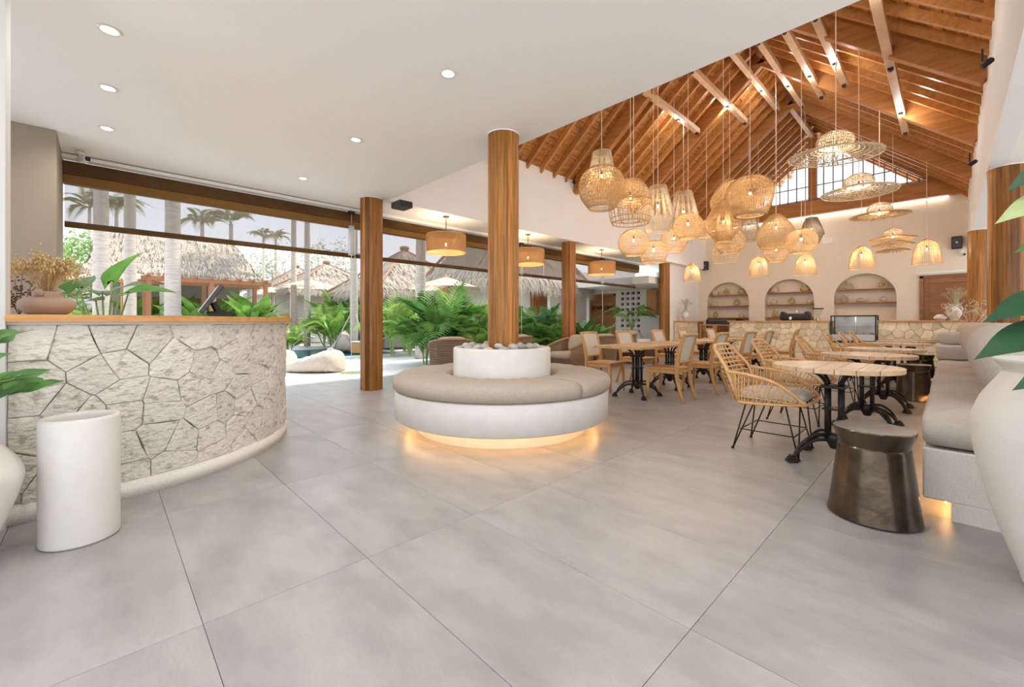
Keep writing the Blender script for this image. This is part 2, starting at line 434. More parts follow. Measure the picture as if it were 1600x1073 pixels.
# ceiling groove by the garden side, its shade coloured in as a dark strip
struct(MB().box((-.33, 7.02, CEIL-.012), (XC, 7.03, CEIL+.001)).build('trim_1', 'pier_paint'), 'thin dark strip coloured as the shade of a ceiling groove')
struct(MB().box((-.33, 7.03, CEIL-.05), (13.0, 7.15, CEIL+.001)).build('trim_2', 'plaster'), 'white ceiling drop above the roller blinds')
# left end wall with its return and the pier behind the counter
struct(MB().box((-3, 3.355, 0), (-.355, 3.53, CEIL)).build('wall_end', 'wall_grey'), 'white wall end beside the reception counter')
struct(MB().box((-1.6, 6.29, 0), (-.33, 7.3, CEIL-.003), .004).build('wall_pier', 'pier_paint'), 'beige pier beside the roller blinds')
# gable wall with three arched niches
NIC = [(4.787, 6.182, 2.473), (2.927, 4.297, 2.452), (1.012, 2.427, 2.48)]
outer = [(-3.2, 0), (6.66, 0), (6.66, 3.2), (YW, 3.2), (YW, EAVE+.6), (YR, EAVE+.6), (YR, 3.2), (-3.2, 3.2)]
holes = []
for y0, y1, zt in NIC:
    r = (y1-y0)/2; zs = zt-r; cy_ = (y0+y1)/2
    holes.append([(y0, .85), (y1, .85)]+[(cy_+r*math.cos(PI*k/28), zs+r*math.sin(PI*k/28)) for k in range(29)])
polys = [[Vector((p[0], p[1], 0)) for p in q] for q in [outer]+holes]
tri = tessellate_polygon(polys); flat = [p for q in polys for p in q]
b = MB(); b.add([(XG, p.x, p.y) for p in flat], tri)
D = .32
for h_ in holes:
    n = len(h_)
    b.add([(XG, *p) for p in h_]+[(XG+D, *p) for p in h_], [(i, (i+1) % n, n+(i+1) % n, n+i) for i in range(n)]+[tuple(range(n, 2*n))])
b.add([(XG+.45, p[0], p[1]) for p in outer], [tuple(range(len(outer)))])
gw = struct(b.build('wall_back', 'wall_warm'), 'warm plaster end wall with three arched niches')
# grey return wall left of the bar and the staff corridor wall
struct(MB().box((13.35, 6.52, 0), (XG, 6.66, CEIL)).build('wall_return', 'plaster'), 'pale wall return behind the small stone counter')

# --- roof: rafters, planks, trusses, ridge
rf = bpy.data.objects.new('roof', None); C.objects.link(rf); struct(rf, 'timber roof of planks on closely spaced rafters')
XE = 17.6
SL = math.hypot(YW-RY, RZ-EAVE); ang = math.atan(SLOPE)
TR = [5.55, 8.15, 10.75, 13.35, 15.85]
def slope_M(side):
    """local x = world X, local y up the slope from the eave, local z = outward normal; origin on the rafter underside at the eave"""
    if side > 0: return Matrix(((1, 0, 0, 0), (0, -math.cos(ang), math.sin(ang), YW), (0, math.sin(ang), math.cos(ang), EAVE), (0, 0, 0, 1)))
    return Matrix(((1, 0, 0, 0), (0, math.cos(ang), -math.sin(ang), YR), (0, math.sin(ang), math.cos(ang), EAVE), (0, 0, 0, 1)))
raft_me = {}; PLK = []
for side in (1, -1):
    M = slope_M(side)
    raft_me[side] = MB().box((-.032, -.35, 0), (.032, SL-.02, .11), M=Matrix.Translation(-M.translation) @ M).mesh('rafter')
    x = XC+.18; k = 0
    while x < XE-.1:
        if min(abs(x-q) for q in TR) > .14:
            put('rafter', raft_me[side], 'rafter', rf, M.translation+Vector((x, 0, 0)))
        x += .4333
    # planks across the rafters: 34 staggered courses of short boards
    nC = 34; w = (SL+.35)/nC
    for c in range(nC):
        y0 = -.35+c*w; x = XC-.15-(c % 3)*.22-random.uniform(0, .2)
        while x < XE:
            x2 = x+.66
            if x2 > XC-.1: PLK.append((side, x+.33, y0, random.uniform(.128, .136)))
            x = x2
    # weather skin over the planks
    MB().box((XC-.15, -.5, .15), (XE, SL+.05, .22), M=M).build('roof_skin', 'terracotta', rf)
    # principal rafters of the trusses
    for q in TR:
        MB().box((q-.065, -.1, -.2 if q < 15 else -.06), (q+.065, SL-.05, .11), .006, M=M).build('truss_rafter', 'beam_wood', rf)
def plank_dist(q):
    p = slope_M(q[0]) @ Vector((q[1], q[2], .12)); return (p-Vector((0, 0, EYE))).length if q[1] > 4.4 else 1e3
PLK.sort(key=plank_dist)
plk_me = {sd: MB().box((-.328, .004, .112), (.328, (SL+.35)/34-.004, .131), M=Matrix.Translation(-slope_M(sd).translation) @ slope_M(sd)).mesh('plank') for sd in (1, -1)}
far_planks = MB()
for k, (sd, x, y0, zt) in enumerate(PLK):
    M = slope_M(sd)
    if k < 300: put('plank', plk_me[sd], 'roof_plank', rf, (M @ Vector((x, y0, zt-.132))))
    else: far_planks.box((x-.328, y0+.004, .112), (x+.328, y0+(SL+.35)/34-.004, zt), M=M)
far_planks.build('plank_field', 'roof_plank_far', rf)['kind'] = 'stuff'
MB().box((XC-.15, RY-.3, RZ+.1), (XE, RY+.3, RZ+.3)).build('ridge_cap', 'terracotta', rf)
# square purlins with clamps, seen below the rafters
mat('pale_bar', (.62, .40, .24), .45, col2=(.72, .5, .33), scale=5)
def purlin(xb, y, z, w=.055):
    MB().box((XC, y-w, z-.06), (xb, y+w, z+.06), .006).build('purlin', 'pale_bar', rf)
    for q in (.35, .62, .85, .99):
        x = XC+(xb-XC)*q
        if q in (.35, .85): lamp('batten_light', (x, y, z-.16), 5.5, (1, .98, .95), .06)
        MB().tube([(x-.03, y, z-.075), (x+.03, y, z-.075)], .035, 8).build('clamp', 'iron', rf)
for xb, y, z in ((10.55, 4.30, 5.76), (12.05, 3.68, 6.28), (12.9, 3.16, 6.72), (11.7, .605, 4.93), (10.05, 1.36, 5.56), (11.4, 1.94, 6.05), (12.86, 2.59, 6.59)): purlin(xb, y, z)
MB().box((13.4, RY-.06, RZ-.32), (XG, RY+.06, RZ-.18), .006).build('ridge_bar', 'pale_bar', rf)
for q in TR:
    z = roof_z(RY)-.22
    MB().box((q-.1, RY-.2, z-.02), (q+.1, RY+.2, z+.02), .004).build('ridge_plate', 'rafter', rf)
# tie beam and king post at the gable
struct(MB().box((XG-.28, YR, 4.37), (XG-.02, YW, 4.81), .008).build('trim_3', 'beam_wood'), 'deep brown timber tie beam across the gable')
# gable window above the tie beam
wn = bpy.data.objects.new('window_1', None); C.objects.link(wn); struct(wn, 'triangular gable window with slim vertical bars')
MB().box((XG-.14, RY-.11, 4.8), (XG+.04, RY+.11, RZ-.05), .005).build('king_post', 'beam_wood', wn)
k = 0
y = YR+.2
while y < YW-.15:
    zt = roof_z(y)-.1
    if abs(y-RY) > .13 and zt > 4.9:
        MB().box((XG-.02, y-.015, 4.8), (XG+.01, y+.015, zt)).build('mullion', 'mullion_grey', wn)
    y += .2355
for z in (5.32, 5.95):
    yy = (RZ-.1-z)/SLOPE
    MB().box((XG-.015, RY-yy, z-.016), (XG+.005, RY+yy, z+.016)).build('glazing_bar', 'mullion_grey', wn)
for sg in (-1, 1):
    b = MB(); e = (RZ-4.85)/SLOPE
    b.add([(XG+.03, RY+sg*.1, 4.8), (XG+.03, RY+sg*e, 4.8), (XG+.03, RY+sg*.1, RZ-.1)], [(0, 1, 2)]); b.build('pane', 'pane_clear', wn)
# LED track under the tie beam
t_ = tag(MB().box((XG-.1, .0, 4.335), (XG-.06, YW-.15, 4.365)).build('light_strip', 'led_white'), 'white light strip under the brown tie beam', 'light')

# --- laminated round columns: every stave a piece
def column(name, x, y, z0, z1, r, label):
    o = thing(name, label, 'column', (x, y, z0), group='laminated timber columns')
    widths = [random.uniform(.6, 1.4) for _ in range(20)]; s = sum(widths); a = random.uniform(0, 6)
    for w in widths:
        da = 2*PI*w/s; p = [(math.cos(a+da*k/3+(0.006 if k == 0 else -.006 if k == 3 else 0))*r, math.sin(a+da*k/3)*r) for k in range(4)]
        q = [(math.cos(a+da)*(r-.02), math.sin(a+da)*(r-.02)), (math.cos(a)*(r-.02), math.sin(a)*(r-.02))]
        MB().prism(p+q, 0, z1-z0).build('stave', 'stave', o); a += da
    MB().lathe([(r-.005, 0), (r-.005, z1-z0)], 24).build('core', 'stave', o)
    MB().lathe([(r+.006, z1-z0-.012), (r+.006, z1-z0)], 32).build('collar', 'plastic_white', o)
    return o
column('timber_column', 3.06, 6.35, 0, CEIL, .17, 'laminated timber column standing on the floor left of the round bench')
column('timber_column', 3.0, 3.225, .78, CEIL, .16, 'laminated timber column rising from the round bench planter')
column('timber_column', 8.14, 6.42, 0, CEIL, .17, 'laminated timber column behind the wicker armchairs')
column('timber_column', 13.27, 6.5, 0, CEIL, .17, 'laminated timber column beside the small stone counter')
column('timber_column', 8.17, -.52, 0, CEIL, .175, 'laminated timber column nearest the rubber plant at the banquette')
column('timber_column', 13.33, -.45, 0, CEIL, .175, 'laminated timber column at the far end of the banquette')

# --- garden side: header beam, roller blinds
hb = struct(MB().box((-.33, 7.19, 2.8), (12.9, 7.36, 2.955), .004).build('trim_4', 'frame_brown'), 'dark brown header beam above the roller blinds')
struct(MB().box((-.33, 7.2, 2.70), (12.9, 7.34, 2.8), .004).build('trim_5', 'frame_tan'), 'brown blind cassette under the header beam')
BL = [(-.33, 3.2), (3.2, 8.2), (8.2, 12.8)]
for k, (xa, xb) in enumerate(BL):
    o = thing('roller_blind', ['half lowered mesh roller blind left of the first column', 'half lowered mesh roller blind behind the round bench column', 'half lowered mesh roller blind nearest the staff door'][k], 'blind', ((xa+xb)/2, 7.28, 2.22), group='mesh roller blinds')
    w = (xb-xa)/2-.01
    MB().quad((-w, 0, 0), (w, 0, 0), (w, 0, .5), (-w, 0, .5)).build('cloth', 'blind_mesh', o)
    MB().box((-w, -.02, -.035), (w, .02, .035), .006).build('bottom_bar', 'frame_brown', o)
for k, (x, y) in enumerate(((3.06, 7.1), (7.2, 7.1), (10.6, 7.1))):
    o = thing('blind_weight', ['clear blind cord weight beside the first column', 'clear blind cord weight behind the middle drum lamp', 'clear blind cord weight behind the far drum lamp'][k], 'cord weight', (x, y, 2.2))
    MB().lathe([(0, 0), (.05, 0), (.05, .5), (0, .5)], 12).build('tube', 'acrylic', o, True)
    MB().tube([(0, 0, .5), (0, 0, .72)], .006).build('hanger', 'steel', o)
    MB().box((-.05, -.03, .7), (.05, .03, .78), .004).build('bracket', 'black', o)
    MB().tube([(0, 0, 0), (0, 0, -2.15)], .005).build('guide_wire', 'plastic_white', o)

# --- staff corridor beyond the blinds
sw = MB(); SX = 15.0
hol = [[(9.42, 0), (10.66, 0), (10.66, 2.22), (9.42, 2.22)]]
bz = []
for r_ in range(9):
    for c in range(4):
        y = 8.34+c*.235; z = .42+r_*.215; bz.append([(y, z), (y+.135, z), (y+.135, z+.125), (y, z+.125)])
outer = [(6.66, 0), (12.4, 0), (12.4, 3.2), (6.66, 3.2)]
hol2 = [[(9.42, 0.001), (10.66, 0.001), (10.66, 2.22), (9.42, 2.22)]]+bz
polys = [[Vector((p[0], p[1], 0)) for p in q] for q in [outer]+hol2]
flat = [p for q in polys for p in q]
sw.add([(SX, p.x, p.y) for p in flat], tessellate_polygon(polys))
for h_ in bz:
    sw.add([(SX, *p) for p in h_]+[(SX+.1, *p) for p in h_], [(i, (i+1) % 4, 4+(i+1) % 4, 4+i) for i in range(4)]+[(4, 5, 6, 7)])
struct(sw.build('wall_staff', 'villa_white'), 'white wall with a grid of square breeze holes and the staff door')
dk = MB()  # black plates put the shade of the holes into colour
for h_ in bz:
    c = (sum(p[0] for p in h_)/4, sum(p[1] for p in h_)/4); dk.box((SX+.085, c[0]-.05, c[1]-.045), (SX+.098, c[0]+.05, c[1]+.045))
struct(dk.build('trim_6', 'black'), 'black plates painting the shade inside the breeze holes')
struct(MB().box((12.6, 6.7, 2.32), (SX, 12.4, 2.55)).build('ceiling_porch', 'villa_white'), 'white slab over the staff corridor')
struct(MB().box((13.6, 10.66, 0), (SX, 10.8, 2.5)).build('wall_porch', 'villa_white'), 'white side wall beside the staff door')
d2 = bpy.data.objects.new('door_2', None); C.objects.link(d2); struct(d2, 'brown timber door with black lettering STAFF ONLY')
MB().box((SX-.02, 9.42, 0), (SX+.08, 9.5, 2.22)).build('jamb', 'door_wood', d2); MB().box((SX-.02, 10.58, 0), (SX+.08, 10.66, 2.22)).build('jamb', 'door_wood', d2)
MB().box((SX-.02, 9.42, 2.14), (SX+.08, 10.66, 2.22)).build('head', 'door_wood', d2)
for k in range(8):
    MB().box((SX+.02, 9.5, .01+k*.266), (SX+.06, 10.58, .01+(k+1)*.266-.006), .003).build('board', 'door_wood', d2)
MB().box((SX+.062, 9.45, 0), (SX+.075, 10.62, 2.2)).build('backing', 'door_wood', d2)
cu = bpy.data.curves.new('lettering', 'FONT'); cu.body = 'STAFF ONLY'; cu.size = .21; cu.extrude = .004; cu.align_x = 'CENTER'; cu.offset = .008
tx = bpy.data.objects.new('lettering', cu); C.objects.link(tx); tx.parent = d2; cu.materials.append(MATS['black'])
tx.location = (SX+.01, 10.0, 1.58); tx.rotation_euler = (PI/2, 0, -PI/2)

# ================================================================== RECEPTION COUNTER
ctr = thing('reception_counter', 'curved reception counter of irregular pale stones with brown timber top', 'counter')
CX, CY, CR = -.2, 4.95, 1.53
A_END = PI*.42
def ctr_pt(u, off):
    """u: distance along the face from X=-.355; off: outward"""
    L1 = CX+.355
    if u < L1: return (-.355+u, CY-CR-off)
    a = -PI/2+(u-L1)/CR
    return (CX+(CR+off)*math.cos(a), CY+(CR+off)*math.sin(a))
ULEN = (CX+.355)+CR*(A_END+PI/2)
def strip(u0, u1, o0, o1, z0, z1, n=60):
    b = MB(); vs = []; fs = []
    for i in range(n+1):
        u = u0+(u1-u0)*i/n; p = ctr_pt(u, o0); q = ctr_pt(u, o1)
        vs += [(q[0], q[1], z0), (q[0], q[1], z1), (p[0], p[1], z1), (p[0], p[1], z0)]
    for i in range(n):
        for k in range(4): fs.append((i*4+k, i*4+(k+1) % 4, i*4+4+(k+1) % 4, i*4+4+k))
    fs += [(0, 1, 2, 3), (n*4+3, n*4+2, n*4+1, n*4)]
    return b.add(vs, fs)
strip(0, ULEN, -.25, 0, .08, 1.055).build('backing', 'mortar', ctr)
strip(0, ULEN, -.2, .03, 0, .10).build('plinth', 'terrazzo_rough', ctr, True)
strip(0, ULEN, -.28, .035, 1.045, 1.062).build('capping', 'white_matt', ctr)
strip(0, ULEN+.06, -.52, .075, 1.062, 1.10).build('timber_top', 'teak', ctr)
pts = [(u_, .155+random.uniform(-.01, .01)) for u_ in [ -.05+.26*k+random.uniform(-.04, .04) for k in range(int(ULEN/.26)+2)]]
pts += jitter_pts(0, .22, ULEN, 1.05, .185, .155, .36)
cells = voronoi(pts, 0, .10, ULEN, 1.045, .9)
stones(cells, lambda u, v, o: (*ctr_pt(u, o), v), 'limestone', ctr, gap=.004, proud=.02)

# things on the counter
def vessel(name, label, cat, prof, m, loc, n=32, group=None):
    o = thing(name, label, cat, loc, group=group); MB().lathe(prof, n).build('body', m, o, True); return o
p0 = at_z(72, 491, 1.10); p0 = at_d(74, 489, 2.55); p0.z = 1.10
def smooth_prof(p, n=6): return [(max(0, q.x), q.y) for q in bez([(a, b_, 0) for a, b_ in p], n)]
vs_ = vessel('squat_vase', 'squat brown clay vase with round lugs holding dried flowers', 'vase', smooth_prof([(0, 0), (.10, .002), (.155, .05), (.172, .09), (.155, .13), (.095, .155), (.088, .165), (.09, .195), (.08, .195), (.07, .15), (0, .1)]), 'clay', p0)
vs_.scale = (.72,)*3
for a in (-2.0, 1.1):
    b = MB().super((.10*math.cos(a), .10*math.sin(a), .185), (.032, .026, .034), 1, 1, 14, 8); b.build('lug', 'clay', vs_, True)
def dried(name, label, loc, h, spread, n, m, tip=.012, cat='dried flowers', tips=9):
    o = thing(name, label, cat, loc); st = MB(); hd = MB()
    for i in range(n):
        a = random.uniform(0, 2*PI); s_ = spread*math.sqrt(random.random()); hh = h*random.uniform(.72, 1.0)
        e = Vector((s_*math.cos(a), s_*math.sin(a), hh*(1-.25*(s_/max(spread, .001))**2)))
        mid = Vector((e.x*.35, e.y*.35, e.z*.55)); st.tube([(0, 0, 0), mid, e], .0022, 3)
        for k in range(tips):
            c = e+Vector((random.gauss(0, tip*1.7), random.gauss(0, tip*1.7), random.gauss(-tip*1.2, tip*1.8)))
            hd.super(c, (tip*.55, tip*.55, tip*.9), 1, 1, 5, 3, M=Matrix.Rotation(random.uniform(-.8, .8), 3, 'X').to_4x4())
    q = st.build('stems', m, o); q['kind'] = 'stuff'; q = hd.build('flower_heads', m, o, True); q['kind'] = 'stuff'; return o
dried('dried_flowers', 'bunch of dried golden flowers standing in the squat clay vase', p0+Vector((0, 0, .10)), .27, .16, 75, 'dry_gold', .010)
p1 = at_d(30, 489, 2.75); p1.z = 1.10
o = thing('dried_sprigs', 'dark brown seed sprigs beside the squat clay vase', 'dried flowers', p1); st = MB(); hd = MB()
for i in range(9):
    a = random.uniform(0, 2*PI); e = Vector((.07*math.cos(a), .07*math.sin(a), random.uniform(.15, .3))); st.tube([(0, 0, 0), e*.6, e], .002, 3)
    for k in range(14):
        f = random.uniform(.3, 1); hd.super(e*f+Vector((random.gauss(0, .012), random.gauss(0, .012), 0)), (.008, .008, .006), 1, 1, 5, 3)
q = st.build('stems', 'dry_brown', o); q['kind'] = 'stuff'; q = hd.build('seed_heads', 'dry_brown', o); q['kind'] = 'stuff'
# point-of-sale screen
pq = at_d(328, 495, 4.3); pq.z = 1.10
o = thing('sales_terminal', 'black sales terminal screen tilted back on the reception counter', 'monitor', pq, TH-PI/2-.9)
o.scale = (1.35,)*3
M = Matrix.Translation((0, 0, .14)) @ Matrix.Rotation(math.radians(-32), 4, 'X')
MB().box((-.16, -.012, -.12), (.16, .018, .12), .006, M).build('screen', 'screen_grey', o)
MB().box((-.15, -.0135, -.11), (.15, -.0125, .11), 0, M).build('display', 'silver', o)
MB().box((-.1, -.02, 0), (.1, .14, .05), .01).build('base', 'black', o); MB().tube([(0, .06, .03), (0, .02, .12)], .025, 8).build('neck', 'black', o)

# ------------------------------------------------------------------ leaves
def leaf_mesh(L, W, droop=.3, fold=.25, n=7, shape=1.0, tipw=0, name='leaf', base=.0, wav=0):
    vs = []; fs = []
    for i in range(n+1):
        t_ = i/n; w = W*(math.sin(PI*min(1, max(0, t_**shape)))**.8)*.5*(1-.55*t_**4) if 0 < i < n else tipw*W
        if i == 0: w = base*W*.5
        x = L*t_; z = -droop*L*t_*t_; x *= 1-.25*droop*t_
        wz = wav*W*math.sin(t_*9)
        vs += [(x, -w, z+fold*w+wz), (x, 0, z), (x, w, z+fold*w-wz)]
    for i in range(n):
        a = i*3; fs += [(a, a+1, a+4, a+3), (a+1, a+2, a+5, a+4)]
    me = bpy.data.meshes.new(name); me.from_pydata(vs, [], fs); me.update(); me.polygons.foreach_set('use_smooth', [True]*len(me.polygons)); return me
def heart_mesh(L, W, name='leaf', droop=.35, fold=.2, n=8):
    vs = []; fs = []; pr = [(-.22, .28), (-.08, .62), (.06, .95), (.2, 1.0), (.38, .86), (.56, .64), (.74, .4), (.9, .16), (1, 0)]
    for t_, w in pr:
        w *= W/2; x = L*t_; z = -droop*L*max(0, t_)**2
        mx_ = x if t_ > 0 else 0
        vs += [(x, -w, z+fold*w), (x if t_ > 0 else .02*L, -w*.5, z+fold*w*.35), (max(x, 0), 0, z), (x if t_ > 0 else .02*L, w*.5, z+fold*w*.35), (x, w, z+fold*w)]
    for i in range(len(pr)-1):
        for k in range(4): a = i*5+k; fs.append((a, a+1, a+6, a+5))
    me = bpy.data.meshes.new(name); me.from_pydata(vs, [], fs); me.update(); me.polygons.foreach_set('use_smooth', [True]*len(me.polygons)); return me
def aim(o, d, roll=0):
    """turn a leaf (pointing along +x) to direction d, upper face up"""
    d = Vector(d).normalized(); y = Vector((0, 0, 1)).cross(d)
    if y.length < 1e-4: y = Vector((0, 1, 0))
    y.normalize(); z = d.cross(y); M = Matrix((d, y, z)).transposed() @ Matrix.Rotation(roll, 3, 'X')
    o.rotation_mode = 'QUATERNION'; o.rotation_quaternion = M.to_quaternion(); return o
def elephant_ear(name, label, loc, leaves, m='leaf_mid', group=None, sc=1):
    """leaves: (tip of stalk, facing direction, length)"""
    o = thing(name, label, 'plant', loc, group=group)
    for k, (e, d, L) in enumerate(leaves):
        e = Vector(e); s_ = MB().tube(bez([(0, 0, 0), (e.x*.3, e.y*.3, e.z*.6), e], 5), [.011]*5+[.009]*5+[.007], 5).build('stalk', 'stem', o, True)
        lf = put('leaf', heart_mesh(L, L*.85), m, o, e); aim(lf, d, random.uniform(-.4, .4))
    return o
# elephant-ear plant standing on the floor behind the counter
c0 = at_d(165, 500, 4.3); c0.z = 0
def rel(x, y, d): v = at_d(x, y, d)-c0; return tuple(v)
pot = thing('planter_pot', 'dark pot of the large leafy plant behind the counter', 'pot', c0); MB().lathe([(0, 0), (.15, 0), (.19, .4), (.17, .4), (.16, .36), (0, .36)], 24).build('body', 'clay', pot, True)
elephant_ear('elephant_ear_plant', 'leafy elephant ear plant rising behind the reception counter', c0, [
    (rel(176, 440, 4.1), (.3, .1, .9), .40), (rel(122, 450, 4.2), (.1, -.5, .35), .34), (rel(200, 459, 4.0), (.8, -.45, .35), .36),
    (rel(150, 470, 4.1), (-.6, -.6, .0), .26), (rel(190, 450, 4.4), (.5, .4, .3), .30), (rel(117, 462, 4.3), (-.6, .2, .1), .25), (rel(160, 460, 4.4), (-.1, -.9, .4), .22)], 'leaf_ear')

# waste cylinder and big white pots
o = thing('waste_cylinder', 'white speckled open cylinder bin beside the stone counter', 'bin', (-.075, 2.975, 0))
MB().lathe([(0, .01), (.138, .01), (.142, 0), (.145, .012), (.145, .585), (.139, .6), (.128, .6), (.124, .58), (.124, .2), (0, .2)], 56).build('body', 'terrazzo', o, True)
o = vessel('floor_pot', 'round white floor pot with arching glossy plant left of bin', 'pot', smooth_prof([(0, 0), (.13, 0), (.2, .12), (.27, .32), (.275, .42), (.2, .53), (.13, .56), (.1, .55), (.09, .48), (0, .46)]), 'white_matt', (-.53, 2.9, 0))
zz = thing('zz_plant', 'glossy green plant with feathered stems in the left floor pot', 'plant', (-.53, 2.9, .46))
zl = leaf_mesh(.14, .064, .12, .12, 6, .8, name='leaf')
for k, (e, hgt) in enumerate((((.30, .10), .30), ((.26, -.12), .36), ((.10, .22), .42), ((.2, .02), .52), ((-.1, -.2), .45), ((-.2, .1), .5))):
    pth = bez([(0, 0, 0), (e[0]*.25, e[1]*.25, hgt*.55), (e[0]*.65, e[1]*.65, hgt*.9), (e[0], e[1], hgt)], 6)
    MB().tube(pth, [.009]*6+[.007]*6+[.005]*7, 5).build('stalk', 'stem', zz, True)
    for i in range(7, len(pth), 2):
        d = (pth[min(i+1, len(pth)-1)]-pth[i-1]).normalized(); sd = d.cross(Vector((0, 0, 1))).normalized()
        for sg in (-1, 1): aim(put('leaf', zl, 'leaf_dark', zz, pth[i]), d*.7+sd*sg*.8+Vector((0, 0, .15)), random.uniform(.3, 1.1))
    aim(put('leaf', zl, 'leaf_dark', zz, pth[-1]), d)
big = vessel('jar_pot', 'huge white jar-shaped pot at the right edge holding rubber plant', 'pot', smooth_prof([(0, 0), (.19, 0), (.225, .06), (.30, .3), (.355, .58), (.34, .72), (.275, .84), (.262, .865), (.292, .905), (.28, .91), (.24, .87), (.22, .8), (0, .8)]), 'white_matt', (2.7, -.42, 0), 48)
rb = thing('rubber_plant', 'rubber plant with broad dark leaves in the huge white jar pot', 'plant', (2.7, -.42, .8))
stp = bez([(0, 0, 0), (.03, .0, .5), (-.02, -.02, 1.1), (.04, .0, 1.7)], 8); MB().tube(stp, .013, 6).build('stalk', 'twig', rb, True)
o0 = Vector((2.7, -.42, .8))
for tip, base_y, L_, d_, mm in (((1538, 488), 462, 0, 1.42, 'leaf_rubber'), ((1524, 546), 512, 0, 1.36, 'leaf_rubber'), ((1586, 592), 560, 0, 1.2, 'leaf_rubber'), ((1556, 333), 300, 0, 1.5, 'leaf_pale'),
                            ((1574, 282), 240, 0, 1.55, 'leaf_rubber'), ((1588, 378), 362, 0, 1.5, 'leaf_dark'), ((1700, 420), 440, 0, 1.4, 'leaf_rubber'), ((1760, 330), 350, 0, 1.9, 'leaf_rubber')):
    T = at_d(tip[0], tip[1], d_); LL = .33; B2 = at_d(tip[0]+LL*FPX/d_*.97, base_y-6, d_+.06); d = T-B2; LL = d.length
    B = Vector((2.70, -.40, B2.z-.06)); lm = leaf_mesh(LL, LL*.36, .10, .10, 12, .62)
    MB().tube(bez([B-o0, (B+B2)/2-o0+Vector((0, 0, .02)), B2-o0], 4), .005, 5).build('stalk', 'stem', rb); aim(put('leaf', lm, mm, rb, B2-o0), d, -.42)

# ================================================================== ROUND BENCH
BX, BY = 2.985, 3.228
rbn = thing('round_bench', 'round white terrazzo bench with planter ring and glowing base', 'bench', (BX, BY, 0))
MB().lathe([(.86, 0), (.86, .14)], 72).build('plinth', 'terrazzo', rbn, True)
MB().lathe([(.6, .135), (1.055, .135), (1.075, .15), (1.075, .395), (1.065, .405), (.5, .405)], 96).build('seat_ring', 'terrazzo', rbn, True)
MB().lathe([(.502, .4), (.502, .79), (.49, .805), (.44, .805), (.43, .79), (.43, .72), (0, .72)], 72).build('planter_ring', 'terrazzo', rbn, True)
MB().lathe([(.95, .125), (.97, .125), (.97, .133), (.95, .133), (.95, .125)], 72).build('glow_strip', 'led_warm', rbn)
s0 = math.radians(-94)
for k in range(3):
    a0 = s0+k*2*PI/3+.006; a1 = s0+(k+1)*2*PI/3-.006
    b = MB(); vs = []; fs = []; n = 40
    sec = [(.535, .41), (.53, .45), (.54, .53), (.60, .552), (.85, .56), (1.04, .552), (1.085, .525), (1.10, .48), (1.09, .43), (1.06, .41)]
    for i in range(n+1):
        a = a0+(a1-a0)*i/n; e = min(i, n-i); sq = 1-(.05 if e == 0 else .012 if e == 1 else 0)
        for r_, z in sec:
            wr = .006*math.sin(a*23+r_*5)*math.sin(a*9) if z > .5 else 0
            zz_ = .41+(z-.41)*sq+wr; vs.append(((r_ if e else .82+(r_-.82)*.96)*math.cos(a), (r_ if e else .82+(r_-.82)*.96)*math.sin(a), zz_))
    m_ = len(sec)
    for i in range(n):
        for j in range(m_): fs.append((i*m_+j, i*m_+(j+1) % m_, (i+1)*m_+(j+1) % m_, (i+1)*m_+j))
    fs += [tuple(range(m_-1, -1, -1)), tuple(n*m_+j for j in range(m_))]
    o = b.add(vs, fs).build('seat_cushion', 'fabric', None, True, (BX, BY, 0))
    tag(o, ['taupe curved seat cushion on the right side of the round bench', 'taupe curved seat cushion at the back of the round bench', 'taupe curved seat cushion at the front left of the round bench'][k], 'cushion', 'curved cushions of the round bench')
MB().lathe([(.17, .735), (.43, .735)], 32, (BX, BY, 0)).build('soil', 'soil', None); bpy.data.objects['soil'].parent = rbn; bpy.data.objects['soil'].location = (-BX, -BY, 0)
peb = [MB().super((0, 0, 0), (.055, .042, .034), 1, .9, 12, 8).mesh('pebble', True), MB().super((0, 0, 0), (.046, .046, .032), .9, 1, 12, 8).mesh('pebble', True)]
placed = []
for i in range(400):
    a = random.uniform(0, 2*PI); r_ = random.uniform(.215, .385); x, y = r_*math.cos(a), r_*math.sin(a)
    if all((x-q[0])**2+(y-q[1])**2 > .0072 for q in placed): placed.append((x, y))
    if len(placed) > 46: break
for k, (x, y) in enumerate(placed):
    o = put('pebble', peb[k % 2], 'pebble', None, (BX+x, BY+y, .785+random.uniform(0, .035)), (random.uniform(-.3, .3), random.uniform(-.3, .3), random.uniform(0, 6)))
    tag(o, 'grey river pebble lying in the planter ring of the round bench', 'pebble', 'pebbles around the column')

# ================================================================== BANQUETTE (right)
bq = thing('banquette', 'long built-in terrazzo banquette base with lit recess under the seat', 'bench', (3.25, .1, 0))
MB().box((0, -.78, .095), (9.3, 0, .37), .008).build('seat_base', 'terrazzo_rough', bq)
MB().box((0, -.78, 0), (9.3, -.11, .1)).build('plinth', 'terrazzo_rough', bq)
MB().box((0.03, -.095, .082), (9.3, -.085, .093)).build('glow_strip', 'led_warm', bq)
for k in range(6):
    def puff(p):
        p.z += .010*math.sin(p.x*23+k)*max(0, p.z)*9; return p
    o = MB().super((0, 0, 0), (.755, .215, .08), .32, .2, 40, 12, fn=puff).build('seat_cushion', 'fabric_light', None, True, (3.24+.755+k*1.53, -.105, .45))
    tag(o, ['pale seat cushion at the near end of the banquette', 'second seat cushion of the banquette from the jar pot', 'third seat cushion of the banquette from the jar pot', 'fourth seat cushion of the banquette from the jar pot', 'fifth seat cushion of the banquette from the jar pot', 'last seat cushion of the banquette at the bar end'][k], 'cushion', 'banquette seat cushions')
